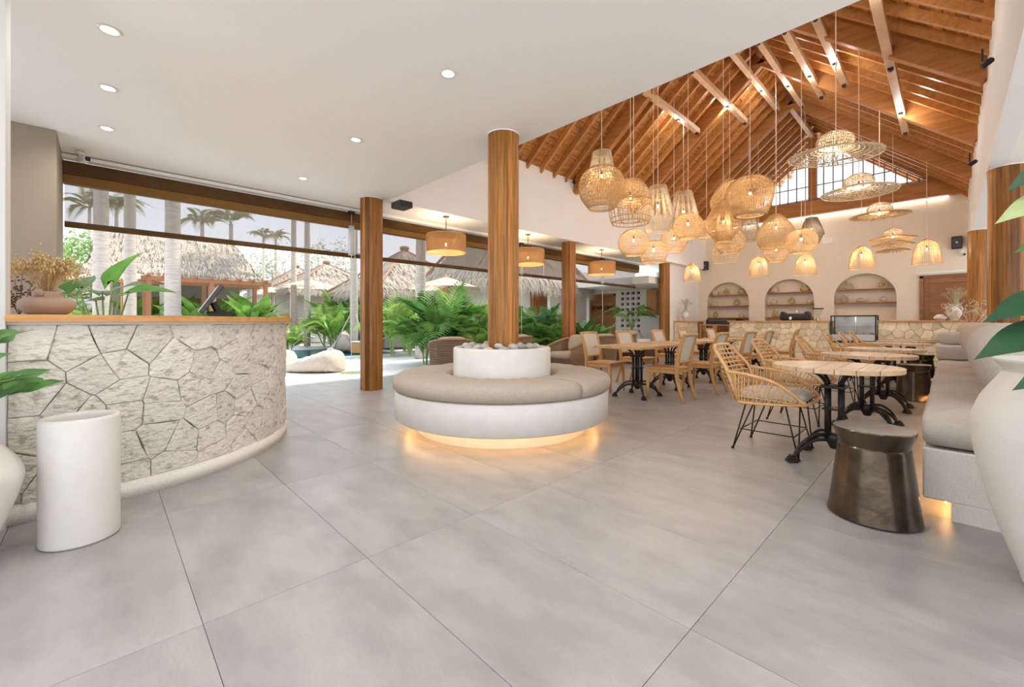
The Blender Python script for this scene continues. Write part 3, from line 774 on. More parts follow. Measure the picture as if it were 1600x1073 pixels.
def pillow(x, y, z, w, h, t, tilt, label, m='pillow', rz=0):
    M = Matrix.Rotation(rz, 4, 'Z') @ Matrix.Rotation(-tilt, 4, 'X')
    def pinch(p):
        f = 1-.10*(abs(p.x)/w*2)**2*(abs(p.z)/h*2)**2; return Vector((p.x*f, p.y, p.z*f))
    o = MB().super((0, 0, 0), (w/2, t/2, h/2), .75, .7, 28, 14, M=M, fn=pinch).build('back_cushion', m, None, True, (x, y, z)); tag(o, label, 'cushion', 'loose back cushions on the banquette'); return o
names_ = ['large pale back cushion behind the huge jar pot', 'large tan back cushion beside the nearest banquette column', 'tan back cushion, third along the banquette', 'tan back cushion, fourth along the banquette', 'tan back cushion, fifth along the banquette', 'tan back cushion nearest the bar on the banquette']
for k, x in enumerate((4.4, 5.35, 6.35, 7.4, 9.6, 10.6)):
    pillow(x, -.29, .785, .92, .54, .36, .3, names_[k], 'pillow' if k else 'fabric_light')
o = MB().super((0, 0, 0), (.26, .09, .09), .5, 1, 20, 12, M=Matrix.Rotation(PI/2, 4, 'Z')).build('bolster', 'fabric_light', None, True, (8.85, -.12, .825)); tag(o, 'small round bolster lying on the far box cushion', 'cushion')
o = MB().super((0, 0, 0), (.32, .25, .1), .2, .2, 28, 12).build('box_cushion', 'fabric_light', None, True, (8.75, -.13, .632)); tag(o, 'pale box cushion raised on the far banquette seat', 'cushion')
struct(MB().box((3.25, -.86, 0), (12.6, -.71, .95), .01).build('wall_bench', 'plaster'), 'low white wall behind the banquette')

# --- bronze drum stools
def stool(x, y, label):
    o = thing('drum_stool', label, 'stool', (x, y, 0), group='bronze drum stools')
    b = MB(); b.lathes([(.0, .004), (.194, .002), (.205, .012)], 56); b.lathe([(.205, .012), (.196, .06), (.183, .16), (.17, .27), (.157, .385)], 56); b.lathe([(.157, .385), (.152, .392)], 56); b.lathe([(.152, .392), (.163, .43), (.178, .478)], 56); b.lathe([(.178, .478), (.174, .4835)], 56)
    b.build('body', 'bronze', o, True)
    MB().lathe([(0, .4835), (.174, .4835)], 56).build('top', 'bronze_sky_sheen', o)
    return o
stool(3.03, .286, 'dark bronze drum stool nearest the camera by the banquette')
stool(7.95, .33, 'dark bronze drum stool tucked between middle tables and banquette')
stool(10.47, .34, 'dark bronze drum stool farthest away near the bar')

# ================================================================== TABLES
def iron_base(o, h):
    MB().lathe([(0, .10), (.028, .105), (.04, .13), (.055, .16), (.06, .19), (.05, .215), (0, .22)], 16).build('hub', 'iron', o, True)
    for k in range(4):
        a = PI/4+k*PI/2; c, s_ = math.cos(a), math.sin(a)
        MB().tube([(.058*c, .058*s_, .18), (.058*c, .058*s_, h-.11)], .016, 8).build('post', 'iron', o, True)
        b = MB()
        for dz, r_ in ((0, .014), (.045, .012)):
            b.tube(bez([(.04*c, .04*s_, .17+dz), (.15*c, .15*s_, .165+dz*.9), (.25*c, .25*s_, .10+dz*.8), (.31*c, .31*s_, .035)], 5), r_, 6)
        M = Matrix.Rotation(a, 4, 'Z'); lg_ = b.build('leg', 'iron', o, True); b = MB(); b.box((.285, -.03, 0), (.355, .03, .022), .004, M); b.box((.292, -.026, .022), (.345, .026, .04), .004, M); b.box((.296, -.02, .04), (.335, .02, .055), .004, M)
        b.build('foot', 'iron', lg_)
        MB().tube(bez([(.05*c, .05*s_, h-.13), (.075*c, .075*s_, h-.08), (.13*c, .13*s_, h-.03), (.2*c, .2*s_, h-.008)], 4), .013, 6).build('arm', 'iron', o, True)
    MB().box((-.075, -.075, h-.14), (.075, .075, h-.115), .004).build('top_plate', 'iron', o)
    MB().box((-.07, -.07, .40), (.07, .07, .412), .003).build('tie_plate', 'iron', o)
    MB().box((-.24, -.03, h-.012), (.24, .03, h), .002).build('bearer', 'iron', o); MB().box((-.03, -.24, h-.012), (.03, .24, h), .002).build('bearer', 'iron', o)
TZ = .735
def round_table(x, y, r, label):
    o = thing('round_table', label, 'table', (x, y, 0), group='round slatted cafe tables'); iron_base(o, TZ-.034)
    n = 7; w = 2*r/n
    for k in range(n):
        ya = -r+k*w+.0022; yb = -r+(k+1)*w-.0022; poly = []
        for yy in [ya+(yb-ya)*q/6 for q in range(7)]: poly.append((math.sqrt(max(0, r*r-yy*yy)), yy))
        poly += [(-p[0], p[1]) for p in reversed(poly)]
        poly = [p for i, p in enumerate(poly) if i == 0 or math.hypot(p[0]-poly[i-1][0], p[1]-poly[i-1][1]) > 1e-4]
        MB().prism(poly, TZ-.034, TZ-.002).build('slat', 'slat_wood', o)
    return o
ords = ['nearest the jar pot', 'second from the jar pot', 'third from the jar pot', 'fourth from the jar pot', 'fifth from the jar pot', 'farthest, beside the bar']
for k, x in enumerate((3.98, 5.62, 6.93, 8.85, 9.95, 11.0)):
    round_table(x, .60-.02*k, .385 if k else .40, 'round slatted timber table on iron pedestal, '+ords[k])
def square_table(x, y, lx, ly, label):
    o = thing('dining_table', label, 'table', (x, y, 0), group='square timber dining tables'); iron_base(o, TZ-.034)
    n = 5
    for k in range(n):
        ya = -ly/2+k*ly/n; MB().box((-lx/2, ya+.0008, TZ-.034), (lx/2, ya+ly/n-.0008, TZ), .002).build('board', 'table_wood', o)
    return o
square_table(5.5, 3.10, 1.12, .74, 'square timber table nearest the round bench')
square_table(6.6, 3.14, .8, .74, 'square timber table second from the round bench')
square_table(7.85, 3.10, .95, .74, 'square timber table third from the round bench')
square_table(9.1, 3.12, .8, .74, 'square timber table fourth from the round bench')
square_table(10.5, 3.05, .95, .74, 'square timber table farthest from the round bench')

# ================================================================== CHAIRS
def wood_chair(label):
    o = thing('dining_chair', label, 'chair', group='cane backed dining chairs')      # front is +y
    MB().box((-.225, -.2, .425), (.225, .235, .45), .008).build('seat', 'chair_wood', o)
    for sx in (-1, 1):
        b = MB(); b.tube([(sx*.2, .2, .43), (sx*.2, .205, .2), (sx*.205, .215, 0)], [.026, .022, .015], 8); b.build('leg', 'chair_wood', o, True)
        pth = bez([(sx*.21, -.29, 0), (sx*.205, -.215, .25), (sx*.205, -.2, .45), (sx*.21, -.235, .68), (sx*.215, -.30, .9)], 4)
        b = MB(); n = len(pth); b.tube(pth, [.016+.012*math.sin(PI*i/(n-1)*.9) for i in range(n)], 8); b.build('back_post', 'chair_wood', o, True)
        MB().box((sx*.2-.012, -.18, .375), (sx*.2+.012, .19, .425), .003).build('side_rail', 'chair_wood', o)
    MB().box((-.19, .185, .38), (.19, .21, .425), .003).build('front_rail', 'chair_wood', o)
    MB().box((-.19, -.205, .38), (.19, -.18, .425), .003).build('rear_rail', 'chair_wood', o)
    MB().tube(bez([(-.22, -.298, .885), (0, -.315, .892), (.22, -.298, .885)], 5), .021, 8).build('top_rail', 'chair_wood', o, True)
    MB().tube(bez([(-.205, -.205, .53), (0, -.218, .53), (.205, -.205, .53)], 5), .017, 8).build('lower_rail', 'chair_wood', o, True)
    b = MB(); vs = []; fs = []
    for j in range(7):
        t_ = j/6; z = .535+t_*.345; y = -.203-.092*t_**1.4
        for i in range(9): u = i/8*2-1; vs.append((u*.2, y-.012*(1-u*u), z))
    for j in range(6):
        for i in range(8): a = j*9+i; fs.append((a, a+1, a+10, a+9))
    k = len(vs); b.add(vs+[(v[0], v[1]+.006, v[2]) for v in vs], fs+[tuple(q+k for q in reversed(f)) for f in fs]); b.build('cane_panel', 'cane', o, True)
    return o
wc = wood_chair('cane backed timber chair in front of the nearest square table')
wc.location = (5.6, 2.68, 0); wc.rotation_euler = (0, 0, .03)
for x, y, rz, lab in ((6.6, 2.62, .02, 'cane backed timber chair in front of the second square table'), (7.85, 2.6, -.04, 'cane backed timber chair in front of the third square table'),
                      (9.0, 2.62, .03, 'cane backed timber chair in front of the fourth square table'), (10.45, 2.5, .1, 'cane backed timber chair in front of the farthest square table'),
                      (5.62, 3.72, PI+.05, 'cane backed timber chair between round bench and nearest square table'), (6.75, 3.8, PI-.05, 'cane backed timber chair behind the second square table'),
                      (7.95, 3.75, PI, 'cane backed timber chair behind the third square table'), (9.1, 3.75, PI+.04, 'cane backed timber chair behind the fourth square table'),
                      (10.5, 3.7, PI, 'cane backed timber chair behind the farthest square table')):
    dup(wc, (x, y, 0), rz, lab)

def rattan_chair(label):
    o = thing('rattan_chair', label, 'chair', group='rattan tub chairs on wire legs')     # front is -y
    # seat rim, arm rail, back frame
    rim = bez([(-.245, -.27, .43), (-.262, 0, .405), (-.25, .2, .40), (0, .245, .40), (.25, .2, .40), (.262, 0, .405), (.245, -.27, .43)], 8)
    MB().tube(rim, .012, 6).build('seat_rim', 'rattan', o, True)
    MB().tube([(-.245, -.27, .43), (0, -.285, .425), (.245, -.27, .43)], .012, 6).build('front_rail', 'rattan', o, True)
    back_l = [(-.275, .245, .60), (-.235, .33, .74), (-.185, .385, .835)]
    arm = {}
    for sx in (-1, 1):
        A = bez([(sx*.245, -.27, .43), (sx*.285, -.20, .505), (sx*.305, -.09, .585), (sx*.305, .06, .625), (sx*.295, .18, .64), (sx*.285, .262, .645)], 7); arm[sx] = A
        MB().tube([(sx*.25, .2, .40), (sx*.282, .262, .62), (sx*.27, .29, .68), (sx*.205, .40, .82), (sx*.18, .412, .845)], .014, 6).build('back_post', 'rattan', o, True)
        MB().tube(A, .014, 6).build('arm_rail', 'rattan', o, True)
        b = MB(); n = 19
        for i in range(n):
            f = (i+1)/(n+1); p = A[int(2+f*(len(A)*.92))]; t_ = f; q = rim[int(1+f*18)] if sx < 0 else rim[-1-int(1+f*18)]
            m1 = (Vector(p)+Vector(q))/2+Vector((sx*.015, 0, 0)); b.tube([p, m1, q], .0055, 5, cap=False)
        for g in (.22, .42):
            L_ = [Vector(A[int(2+f*(len(A)*.92))])*(g)+Vector(rim[int(1+f*18)] if sx < 0 else rim[-1-int(1+f*18)])*(1-g)+Vector((sx*.012, 0, 0)) for f in [i/10 for i in range(1, 11)]]
            b.tube(L_, .0045, 4, cap=False)
        b.build('side_weave', 'rattan', o, True)
    MB().tube(bez([(-.185, .412, .842), (-.15, .418, .855), (0, .428, .858), (.15, .418, .855), (.185, .412, .842)], 5), .014, 6).build('top_rail', 'rattan', o, True)
    b = MB(); rows = 12
    def bp(u, t_):
        """point of the back shell: u -1..1 across, t 0 seat .. 1 top"""
        w = .25+(.285-.25)*min(1, t_*2) if t_ < .5 else .285-(.285-.185)*((t_-.5)*2)
        y = .235+.17*t_**1.2; z = .40+.45*t_; return Vector((u*w, y+.018*(1-u*u)-.10*max(0, abs(u)-.75)*(1-t_), z))
    for j in range(1, rows): b.tube([bp(i/5-1, j/rows) for i in range(11)], .0085, 5, cap=False)
    for u in (-.82, -.5, -.17, .17, .5, .82): b.tube([bp(u, t_/6)+Vector((0, .007, 0)) for t_ in range(7)], .0055, 5, cap=False)
    b.build('back_weave', 'rattan', o, True)
    b = MB()
    for i in range(9): y = -.25+i*.055; b.tube([(-.25, y, .412), (.25, y, .412)], .006, 5)
    b.build('seat_slats', 'rattan', o, True)
    MB().super((0, -.01, .462), (.235, .245, .042), .5, .4, 28, 10).build('seat_pad', 'seat_pad', o, True)
    for sx in (-1, 1):
        for sy in (-1, 1):
            f = Vector((sx*.235, sy*.225+ .02*(sy > 0), 0)); b = MB()
            for tx, ty in ((sx*.20, sy*.11), (sx*.12, sy*.19)): b.tube([f, (tx, ty-.02, .405)], .006, 6)
            lg_ = b.build('leg', 'iron', o, True); MB().lathe([(0, 0), (.013, 0), (.013, .012), (.006, .016)], 8, f).build('foot_cap', 'iron', lg_, True)
    for sx in (-1, 1): MB().tube([(sx*.215, -.185, .17), (sx*.215, .195, .17)], .005, 5).build('stretcher', 'iron', o, True)
    for sy in (-1, 1): MB().tube([(-.215, sy*.19, .17), (.215, sy*.19, .17)], .005, 5).build('stretcher', 'iron', o, True)
    return o
rc = rattan_chair('rattan armchair on wire legs drawn up to the nearest round table'); rc.location = (4.05, 1.02, 0)
for k, (x, y, rz) in enumerate(((5.46, 1.13, -.04), (7.02, 1.05, .03), (8.85, 1.02, 0), (9.95, 1.0, .02), (11.0, .98, 0))):
    dup(rc, (x, y, 0), rz, 'rattan armchair on wire legs at the round table '+ords[k+1])

# wicker tub armchairs by the garden
def wicker(label):
    o = thing('wicker_armchair', label, 'armchair', group='brown wicker tub armchairs')    # front is -y
    path = bez([(-.40, -.36, 0), (-.42, -.05, 0), (-.40, .24, 0), (-.26, .40, 0), (0, .44, 0), (.26, .40, 0), (.40, .24, 0), (.42, -.05, 0), (.40, -.36, 0)], 6)
    n = len(path)
    def top(i): t_ = abs(i/(n-1)*2-1); return .50+.23*(1-t_**2.2)
    def P(i, f):
        p = path[i]; s_ = .9+.10*f; return Vector((p.x*s_, p.y*s_, .05+(top(i)-.05)*f))
    b = MB()
    for j in range(15): b.tube([P(i, j/14) for i in range(n)], .0075, 4, cap=False)
    b.build('weave_rows', 'wicker', o)
    b = MB()
    for i in range(n):
        b.tube([P(i, f/3) for f in range(4)], .0085, 4, cap=False)
        if i < n-1: b.tube([(P(i, f/3)+P(i+1, f/3))/2 for f in range(4)], .007, 4, cap=False)
    b.build('weave_uprights', 'wicker', o)
    MB().tube([P(i, 1) for i in range(n)], .026, 8).build('rim', 'wicker', o, True)
    b = MB()
    for j in range(9): b.tube([(-.36, -.345, .06+j*.03), (.36, -.345, .06+j*.03)], .0085, 4)
    b.build('front_weave', 'wicker', o)
    MB().box((-.34, -.32, .06), (.34, .33, .28), .02).build('seat_box', 'wicker_dark', o)
    MB().super((0, -.02, .345), (.35, .34, .075), .35, .35, 28, 10).build('seat_cushion', 'wicker_cushion', o, True)
    MB().super((0, .27, .58), (.3, .10, .2), .5, .5, 24, 12, M=Matrix.Rotation(-.25, 4, 'X')).build('back_cushion', 'wicker_cushion', o, True)
    for sx in (-1, 1):
        for sy in (-1, 1): MB().lathe([(.02, 0), (.025, .06)], 8, (sx*.3, sy*.28, 0)).build('foot', 'black', o)
    return o
mat('wicker', (.27, .17, .10), .6, col2=(.36, .24, .15), scale=30); mat('wicker_dark', (.06, .035, .022), .7); mat('wicker_cushion', (.42, .33, .26), .9, col2=(.47, .38, .3), scale=30)
ww = wicker('wicker tub armchair left of the round bench by the terrace'); ww.location = (4.95, 6.85, 0); ww.rotation_euler = (0, 0, PI*.83)
for x, y, rz, lab in ((6.75, 7.0, PI*1.05, 'wicker tub armchair behind the round bench planter'), (7.35, 5.75, -PI*.55, 'wicker tub armchair between round bench and timber chairs, facing left'),
                      (8.75, 6.0, PI*.9, 'wicker tub armchair behind the nearest cane chair'), (10.3, 6.35, PI*1.1, 'wicker tub armchair farthest back beside the white planter')):
    dup(ww, (x, y, 0), rz, lab)
o = thing('lounge_bench', 'low dark wicker lounge bench with black frame near the planter', 'bench', (10.05, 5.55, 0), .1)
MB().box((-.5, -.3, .14), (.5, .3, .36), .02).build('body', 'wicker_dark', o); MB().super((0, 0, .42), (.48, .29, .07), .35, .3, 24, 10).build('cushion', 'wicker_cushion', o, True)
for sx in (-1, 1):
    for sy in (-1, 1): MB().box((sx*.46-.015, sy*.26-.015, 0), (sx*.46+.015, sy*.26+.015, .14)).build('leg', 'black', o)

# ================================================================== PENDANTS
def ring_pts(r, z, n, wob=0): return [(r*(1+wob*math.sin(3*i))*math.cos(2*PI*i/n), r*(1+wob*math.sin(3*i))*math.sin(2*PI*i/n), z) for i in range(n)]
def weave(prof, ribs, rings, rr=.0035, rg=.0035, z0=0, z1=1, dense=None, skew=0):
    """prof: (r, z) from top to bottom; returns a mesh of vertical ribs and a mesh of rings"""
    pp = bez([(a, b_, 0) for a, b_ in prof], 5); n = len(pp); vb = MB(); hb_ = MB()
    for k in range(ribs):
        a = 2*PI*k/ribs+random.uniform(-.3, .3)/ribs
        vb.tube([(q.x*math.cos(a+skew*i/n), q.x*math.sin(a+skew*i/n), q.y) for i, q in enumerate(pp)], rr*random.uniform(.8, 1.25), 3, cap=False)
    for k in range(rings):
        f = k/(rings-1)*(n-1); i = min(int(f), n-2); q = pp[i]+(pp[i+1]-pp[i])*(f-i)
        hb_.tube(ring_pts(max(q.x, .004), q.y, 40), rg*(1.7 if k in (0, rings-1) else random.uniform(.8, 1.2)), 3, closed=True)
    return vb.mesh('ribs', True), hb_.mesh('rings', True)
KIND = {}
def kind(key, w, h, parts, m): KIND[key] = (w, h, parts, m)
# profiles are for a shade 1 m wide, top at z = 0
def S(p): return p
kind('globe', 1, .86, [weave([(.12, 0), (.3, -.06), (.46, -.25), (.5, -.43), (.46, -.62), (.33, -.8), (.27, -.86)], 60, 16, 0.0072, 0.0075)], 'pend_gold')
kind('onion', 1, 1.22, [weave([(.2, 0), (.26, -.34)], 74, 3, 0.0072, 0.0090), weave([(.26, -.34), (.42, -.48), (.5, -.72), (.46, -.96), (.33, -1.16), (.28, -1.22)], 60, 16, 0.0072, 0.0075), weave([(.2, -.4), (.3, -.62), (.3, -.8), (.2, -1.04)], 45, 9, 0.0072, 0.0075)], 'pend_gold')
kind('facet', 1, .9, [weave([(.12, 0), (.34, -.12), (.5, -.42), (.46, -.62), (.28, -.9)], 60, 9, 0.0072, 0.0090)], 'pend_gold')
kind('flat', 1, .8, [weave([(.12, 0), (.36, -.12), (.5, -.4), (.42, -.72), (.4, -.8)], 52, 11, 0.0072, 0.0075)], 'pend_gold')
kind('half', 1, 1.05, [weave([(.06, 0), (.24, -.07), (.4, -.28), (.49, -.56)], 74, 14, 0.0087, 0.0075, skew=.5), weave([(.49, -.56), (.5, -.7), (.46, -.95), (.42, -1.05)], 26, 4, 0.0072, 0.0105), weave([(.2, -.5), (.26, -.7), (.22, -1.0)], 20, 3, 0.0072, 0.0090)], 'pend_gold')
kind('bicone', 1, 1.45, [weave([(.25, 0), (.28, -.03), (.5, -.95), (.46, -1.05), (.33, -1.45)], 81, 4, 0.0080, 0.0090)], 'pend_pale')
kind('bicone_grey', 1, 1.25, [weave([(.22, 0), (.26, -.03), (.5, -.75), (.46, -.85), (.3, -1.25)], 81, 6, 0.0101, 0.0105)], 'pend_grey')
kind('lantern', 1, 1.1, [weave([(.3, 0), (.4, -.18), (.5, -.42), (.5, -.62), (.44, -.78), (.2, -1.1)], 74, 7, 0.0087, 0.0090), weave([(.16, -.2), (.22, -.5), (.2, -.9)], 37, 4, 0.0072, 0.0075)], 'pend_gold')
kind('open_drum', 1, .92, [weave([(.1, 0), (.3, -.04), (.47, -.2), (.5, -.4), (.44, -.7), (.34, -.92)], 74, 10, 0.0087, 0.0090), weave([(.34, -.9), (.3, -.92)], 74, 3, 0.0087, 0.0105)], 'pend_gold')
kind('point', 1, .98, [weave([(.03, 0), (.16, -.07), (.36, -.3), (.5, -.62), (.47, -.85), (.4, -.98)], 74, 14, 0.0087, 0.0075)], 'pend_gold')
kind('grid', 1, .7, [weave([(.46, 0), (.5, -.3), (.48, -.6), (.45, -.7)], 28, 4, 0.0072, 0.0090)], 'pend_gold')
kind('bell', 1, 1.12, [weave([(.04, 0), (.16, -.07), (.33, -.22), (.42, -.48), (.5, -1.12)], 56, 10, 0.0087, 0.0075)], 'pend_gold')
def brim(r0, r1, z0, z1, n, wob, lo=.006):
    b = MB()
    for k in range(n):
        a = 2*PI*k/n; da = random.uniform(-wob, wob); r_ = r1*random.uniform(.94, 1.0)
        b.tube([(r0*math.cos(a), r0*math.sin(a), z0), ((r0+r1)/2*math.cos(a+da*.6), (r0+r1)/2*math.sin(a+da*.6), (z0*.6+z1*.4)), (r_*math.cos(a+da), r_*math.sin(a+da), z1)], lo*random.uniform(.7, 1.2), 3, cap=False)
    return b.mesh('ribs', True)
def loops(r0, r1, z0, z1, n):
    b = MB()
    for k in range(n):
        f = k/(n-1); b.tube(ring_pts(r0+(r1-r0)*f, z0+(z1-z0)*f, 48, .015), .0055 if k < n-1 else .012, 3, closed=True)
    return b.mesh('rings', True)
crown = weave([(.02, 0), (.1, -.01), (.18, -.07), (.2, -.14), (.17, -.2)], 48, 8, .006, .006)
kind('hat', 1, .36, [crown, (brim(.16, .5, -.2, -.30, 130, .35, .0055), loops(.16, .5, -.2, -.30, 8))], 'pend_pale')
kind('straw_hat', 1, .34, [crown, (brim(.16, .5, -.2, -.26, 190, .06, .005), loops(.16, .34, -.2, -.235, 5))], 'pend_gold')
kind('tier_hat', 1, .62, [crown, (brim(.16, .5, -.2, -.27, 170, .06, .005), loops(.16, .3, -.2, -.22, 3)), (brim(.12, .44, -.34, -.42, 150, .06, .005), loops(.12, .26, -.34, -.36, 3)), (brim(.1, .36, -.5, -.58, 130, .06, .005), loops(.1, .2, -.5, -.52, 3))], 'pend_gold')
bulb_me = MB().super((0, 0, 0), (.018, .018, .03), 1, 1, 10, 6).mesh('bulb', True)
sock_me = MB().lathe([(.013, 0), (.017, .02), (.012, .06), (.004, .07)], 10).mesh('socket', True)
for _m, _n in ((bulb_me, 'bulb_glow'), (sock_me, 'iron')): _m.materials.append(MATS[_n])
def pendant(key, x, ytop, wpx, width, label, power=6, tilt=0, d=None, dz=0):
    w, h, parts, m_ = KIND[key]
    ax = math.atan((x-800)/FPX); stretch = 1/math.cos(ax)
    if d is None: d = width*FPX*stretch**.75/wpx
    p = at_d(x, ytop, d); s = width
    o = thing('pendant_lamp', label, 'pendant lamp', p, random.uniform(0, 6), group='woven pendant lamps')
    for vb, hb_ in parts:
        for nm, me in (('shade_ribs', vb), ('shade_rings', hb_)):
            q = put(nm, me, m_ if not (key == 'onion' and vb is parts[0][0]) else None, o); q.scale = (s,)*3
            if tilt: q.rotation_euler = (tilt, 0, 0)
    zb = -.42*h*s if 'hat' not in key else -.21*s
    _s = put('socket', sock_me, None, o, (0, 0, zb+.025)); put('bulb', bulb_me, None, _s, (0, 0, -.025))
    top = min(roof_z(p.y)+.155, 7.1) if YR < p.y < YW else CEIL
    MB().tube([(0, 0, zb+.08), (0, 0, top-p.z)], .0065, 5).build('cord', 'cord', o)
    if power: lamp('pendant_light', (0, 0, zb), power, (1, .88, .75), .05, o)
    return o
mtop = KIND['onion'][2][0]
for me in mtop: me.materials.append(MATS['pend_pale'])
PD = [('onion', 940, 239, 72, .66, 'onion shaped wicker pendant with pale neck, nearest the ceiling edge'),
      ('half', 985, 279, 68, .66, 'wicker pendant with dense dome over open wire bottom'),
      ('bicone', 1028, 293, 50, .56, 'pale string pendant tapering both ways, left of its twin'),
      ('bicone', 1068, 302, 50, .7, 'pale string pendant tapering both ways, partly behind a globe'),
      ('globe', 1075, 334, 47, .58, 'round woven globe pendant hanging under the pale string pendant'),
      ('facet', 1053, 357, 43, .58, 'faceted wicker pendant just left of the middle globe'),
      ('globe', 990, 359, 48, .55, 'loosely woven round pendant lowest on the left of the cluster'),
      ('flat', 1021, 376, 44, .55, 'flattened wicker pendant low beside the left round one'),
      ('flat', 1104, 344, 36, .55, 'small tan pendant half hidden left of the tapered lantern'),
      ('point', 1140, 279, 60, .80, 'pale pointed wicker pendant behind the big open drum pendant'),
      ('open_drum', 1172, 277, 72, .72, 'big dome pendant with open woven bottom against the gable window'),
      ('lantern', 1130, 324, 53, .62, 'tapered woven lantern pendant in front of the cluster centre'),
      ('facet', 1140, 357, 47, .66, 'faceted wicker pendant behind the tapered lantern'),
      ('grid', 1133, 383, 41, .72, 'open wire drum pendant below the tapered lantern'),
      ('bicone_grey', 1170, 338, 34, .55, 'dark grey string pendant right of the tapered lantern'),
      ('point', 1212, 334, 60, .8, 'large pointed dome pendant in the middle of the end wall'),
      ('facet', 1213, 376, 41, .6, 'faceted tan pendant below the large pointed dome'),
      ('globe', 1252, 358, 50, .54, 'round woven globe pendant on the right of the cluster'),
      ('bicone_grey', 1268, 341, 37, .62, 'dark grey string pendant behind the right globe')]
for k, (ky, x, yt, wp, wd, lab) in enumerate(PD): pendant(ky, x, yt, wp, wd, lab)
BD = [(1081, 411, 'small bell shaped rattan pendant nearest the left wall return'), (1185, 400, 'bell shaped rattan pendant over the bar, second from the left'), (1258, 396, 'bell shaped rattan pendant over the bar, third from the left'),
      (1346, 384, 'bell shaped rattan pendant over the bar, second from the right'), (1448, 373, 'bell shaped rattan pendant over the bar, nearest the timber door')]
for x, yt, lab in BD:
    p = at_X(x, yt, 13.3); dd = p.x*FW.x+p.y*FW.y; pendant('bell', x, yt, 0, .50, lab, 9, d=dd)
pendant('hat', 1306, 206, 145, 1.08, 'largest straw hat pendant with wide lacy brim under the roof', 5, tilt=.08)
pendant('hat', 1342, 272, 116, 1.0, 'straw hat pendant with lacy brim, second highest', 5)
pendant('straw_hat', 1374, 317, 95, .95, 'straw hat pendant with fringed brim, third highest', 4)
pendant('tier_hat', 1395, 357, 76, .9, 'tiered straw pendant with three fringed brims', 4)

# drum pendants under the garden-side ceiling strip
dm = thing('drum_lamp', 'woven drum pendant left of the round bench column', 'pendant lamp', group='drum pendant lamps')
_a, _b = weave([(.36, -.06), (.3585, -.16), (.3565, -.26), (.355, -.36)], 190, 30, .0045, .0042)
put('shade_ribs', _a, 'drum_weave', dm); put('shade_rings', _b, 'drum_weave', dm)
MB().lathe([(.36, -.04), (.36, -.06)], 48).build('top_rim', 'rattan', dm); MB().lathe([(.358, -.37), (.36, -.35)], 48).build('bottom_rim', 'rattan', dm)
MB().tube([(0, 0, .30), (0, 0, -.16)], .008, 6).build('rod', 'frame_brown', dm); MB().lathe([(0, .28), (.06, .285), (.06, .30), (0, .302)], 20).build('canopy', 'frame_brown', dm)
put('bulb', bulb_me, None, dm, (0, 0, -.22)); lamp('pendant_light', (0, 0, -.2), 12, (1, .74, .48), .05, dm)
dm.location = at_z(697, 338, CEIL)-Vector((0, 0, .30))
for px_, lab in (((825, 366), 'woven drum pendant partly behind the round bench column'), ((940, 390), 'woven drum pendant farthest right near the staff door')):
    dup(dm, at_z(*px_, CEIL)-Vector((0, 0, .30)), 0, lab)

# recessed downlights
DL = [(.035, 3.88, 'middle of the left row'), (.035, 4.85, ''), (.035, 5.87, ''), (1.94, 2.72, ''), (1.94, 4.39, ''), (1.95, 6.07, '')]
dls = ['recessed ceiling downlight nearest the camera, top left', 'recessed ceiling downlight in the middle of the left row', 'recessed ceiling downlight nearest the beige pier', 'recessed ceiling downlight closest to the round bench', 'recessed ceiling downlight in the middle above the lobby', 'recessed ceiling downlight nearest the roller blinds']
def downlight(x, y, lab, e=13):
    o = thing('downlight', lab, 'ceiling light', (x, y, CEIL), group='recessed downlights')
    MB().lathe([(.062, -.004), (.06, -.007), (.045, -.005), (.042, .0)], 28).build('trim_ring', 'plastic_white', o, True)
    MB().lathe([(0, -.0015), (.04, -.0025)], 24).build('lens', 'down_glow', o)
    lamp('downlight_light', (0, 0, -.03), e, (1, .97, .93), .04, o, math.radians(165), .8)
for (x, y, _), l_ in zip(DL, dls): downlight(x, y, l_)
for x, y in ((1.94, 1.05), (1.94, -.6), (.035, 2.2), (.035, .5), (-1.8, 1), (-1.8, -1), (.035, -1.2)): downlight(x, y, 'recessed ceiling downlight over the lobby behind the viewpoint')

# ================================================================== BAR
FX = 14.0
def wall_stones(par, y0, y1, z0, z1, s_, excl=None):
    pts = jitter_pts(y0, z0, y1, z1, s_, s_*.86, .36); cells = voronoi(pts, y0, z0, y1, z1, s_*3.2)
    stones(cells, lambda u, v, o: (FX-o, u, v), 'limestone_gold', par, gap=.008, proud=.02, sub=False)
bar = thing('bar_counter', 'long bar counter of golden crazy-paved stones with timber top', 'bar counter')
DY0, DY1, DZ0, DZ1 = 1.26, 2.19, .535, 1.235
MB().box((FX, 2.22, 0), (FX+.5, 4.73, 1.06)).build('core', 'mortar_gold', bar); MB().box((FX, -1.6, 0), (FX+.5, 1.23, 1.06)).build('core', 'mortar_gold', bar); MB().box((FX, 1.23, 0), (FX+.5, 2.22, .52)).build('core', 'mortar_gold', bar)
wall_stones(bar, 2.22, 4.73, .02, 1.06, .19); wall_stones(bar, -.9, 1.23, .02, 1.06, .19); wall_stones(bar, 1.23, 2.22, .02, .52, .19)
MB().box((FX-.05, 2.2, 1.06), (FX+.6, 4.79, 1.10), .004).build('timber_top', 'teak', bar); MB().box((FX-.05, -1.6, 1.06), (FX+.6, 1.25, 1.10), .004).build('timber_top', 'teak', bar)
sb_ = thing('stone_counter', 'short stone counter beside the column and louvred doors', 'counter')
MB().box((FX, 5.72, 0), (FX+.5, 6.5, 1.06)).build('core', 'mortar_gold', sb_); wall_stones(sb_, 5.72, 6.5, .02, 1.06, .2)
MB().box((FX-.05, 5.68, 1.06), (FX+.6, 6.5, 1.10), .004).build('timber_top', 'teak', sb_)
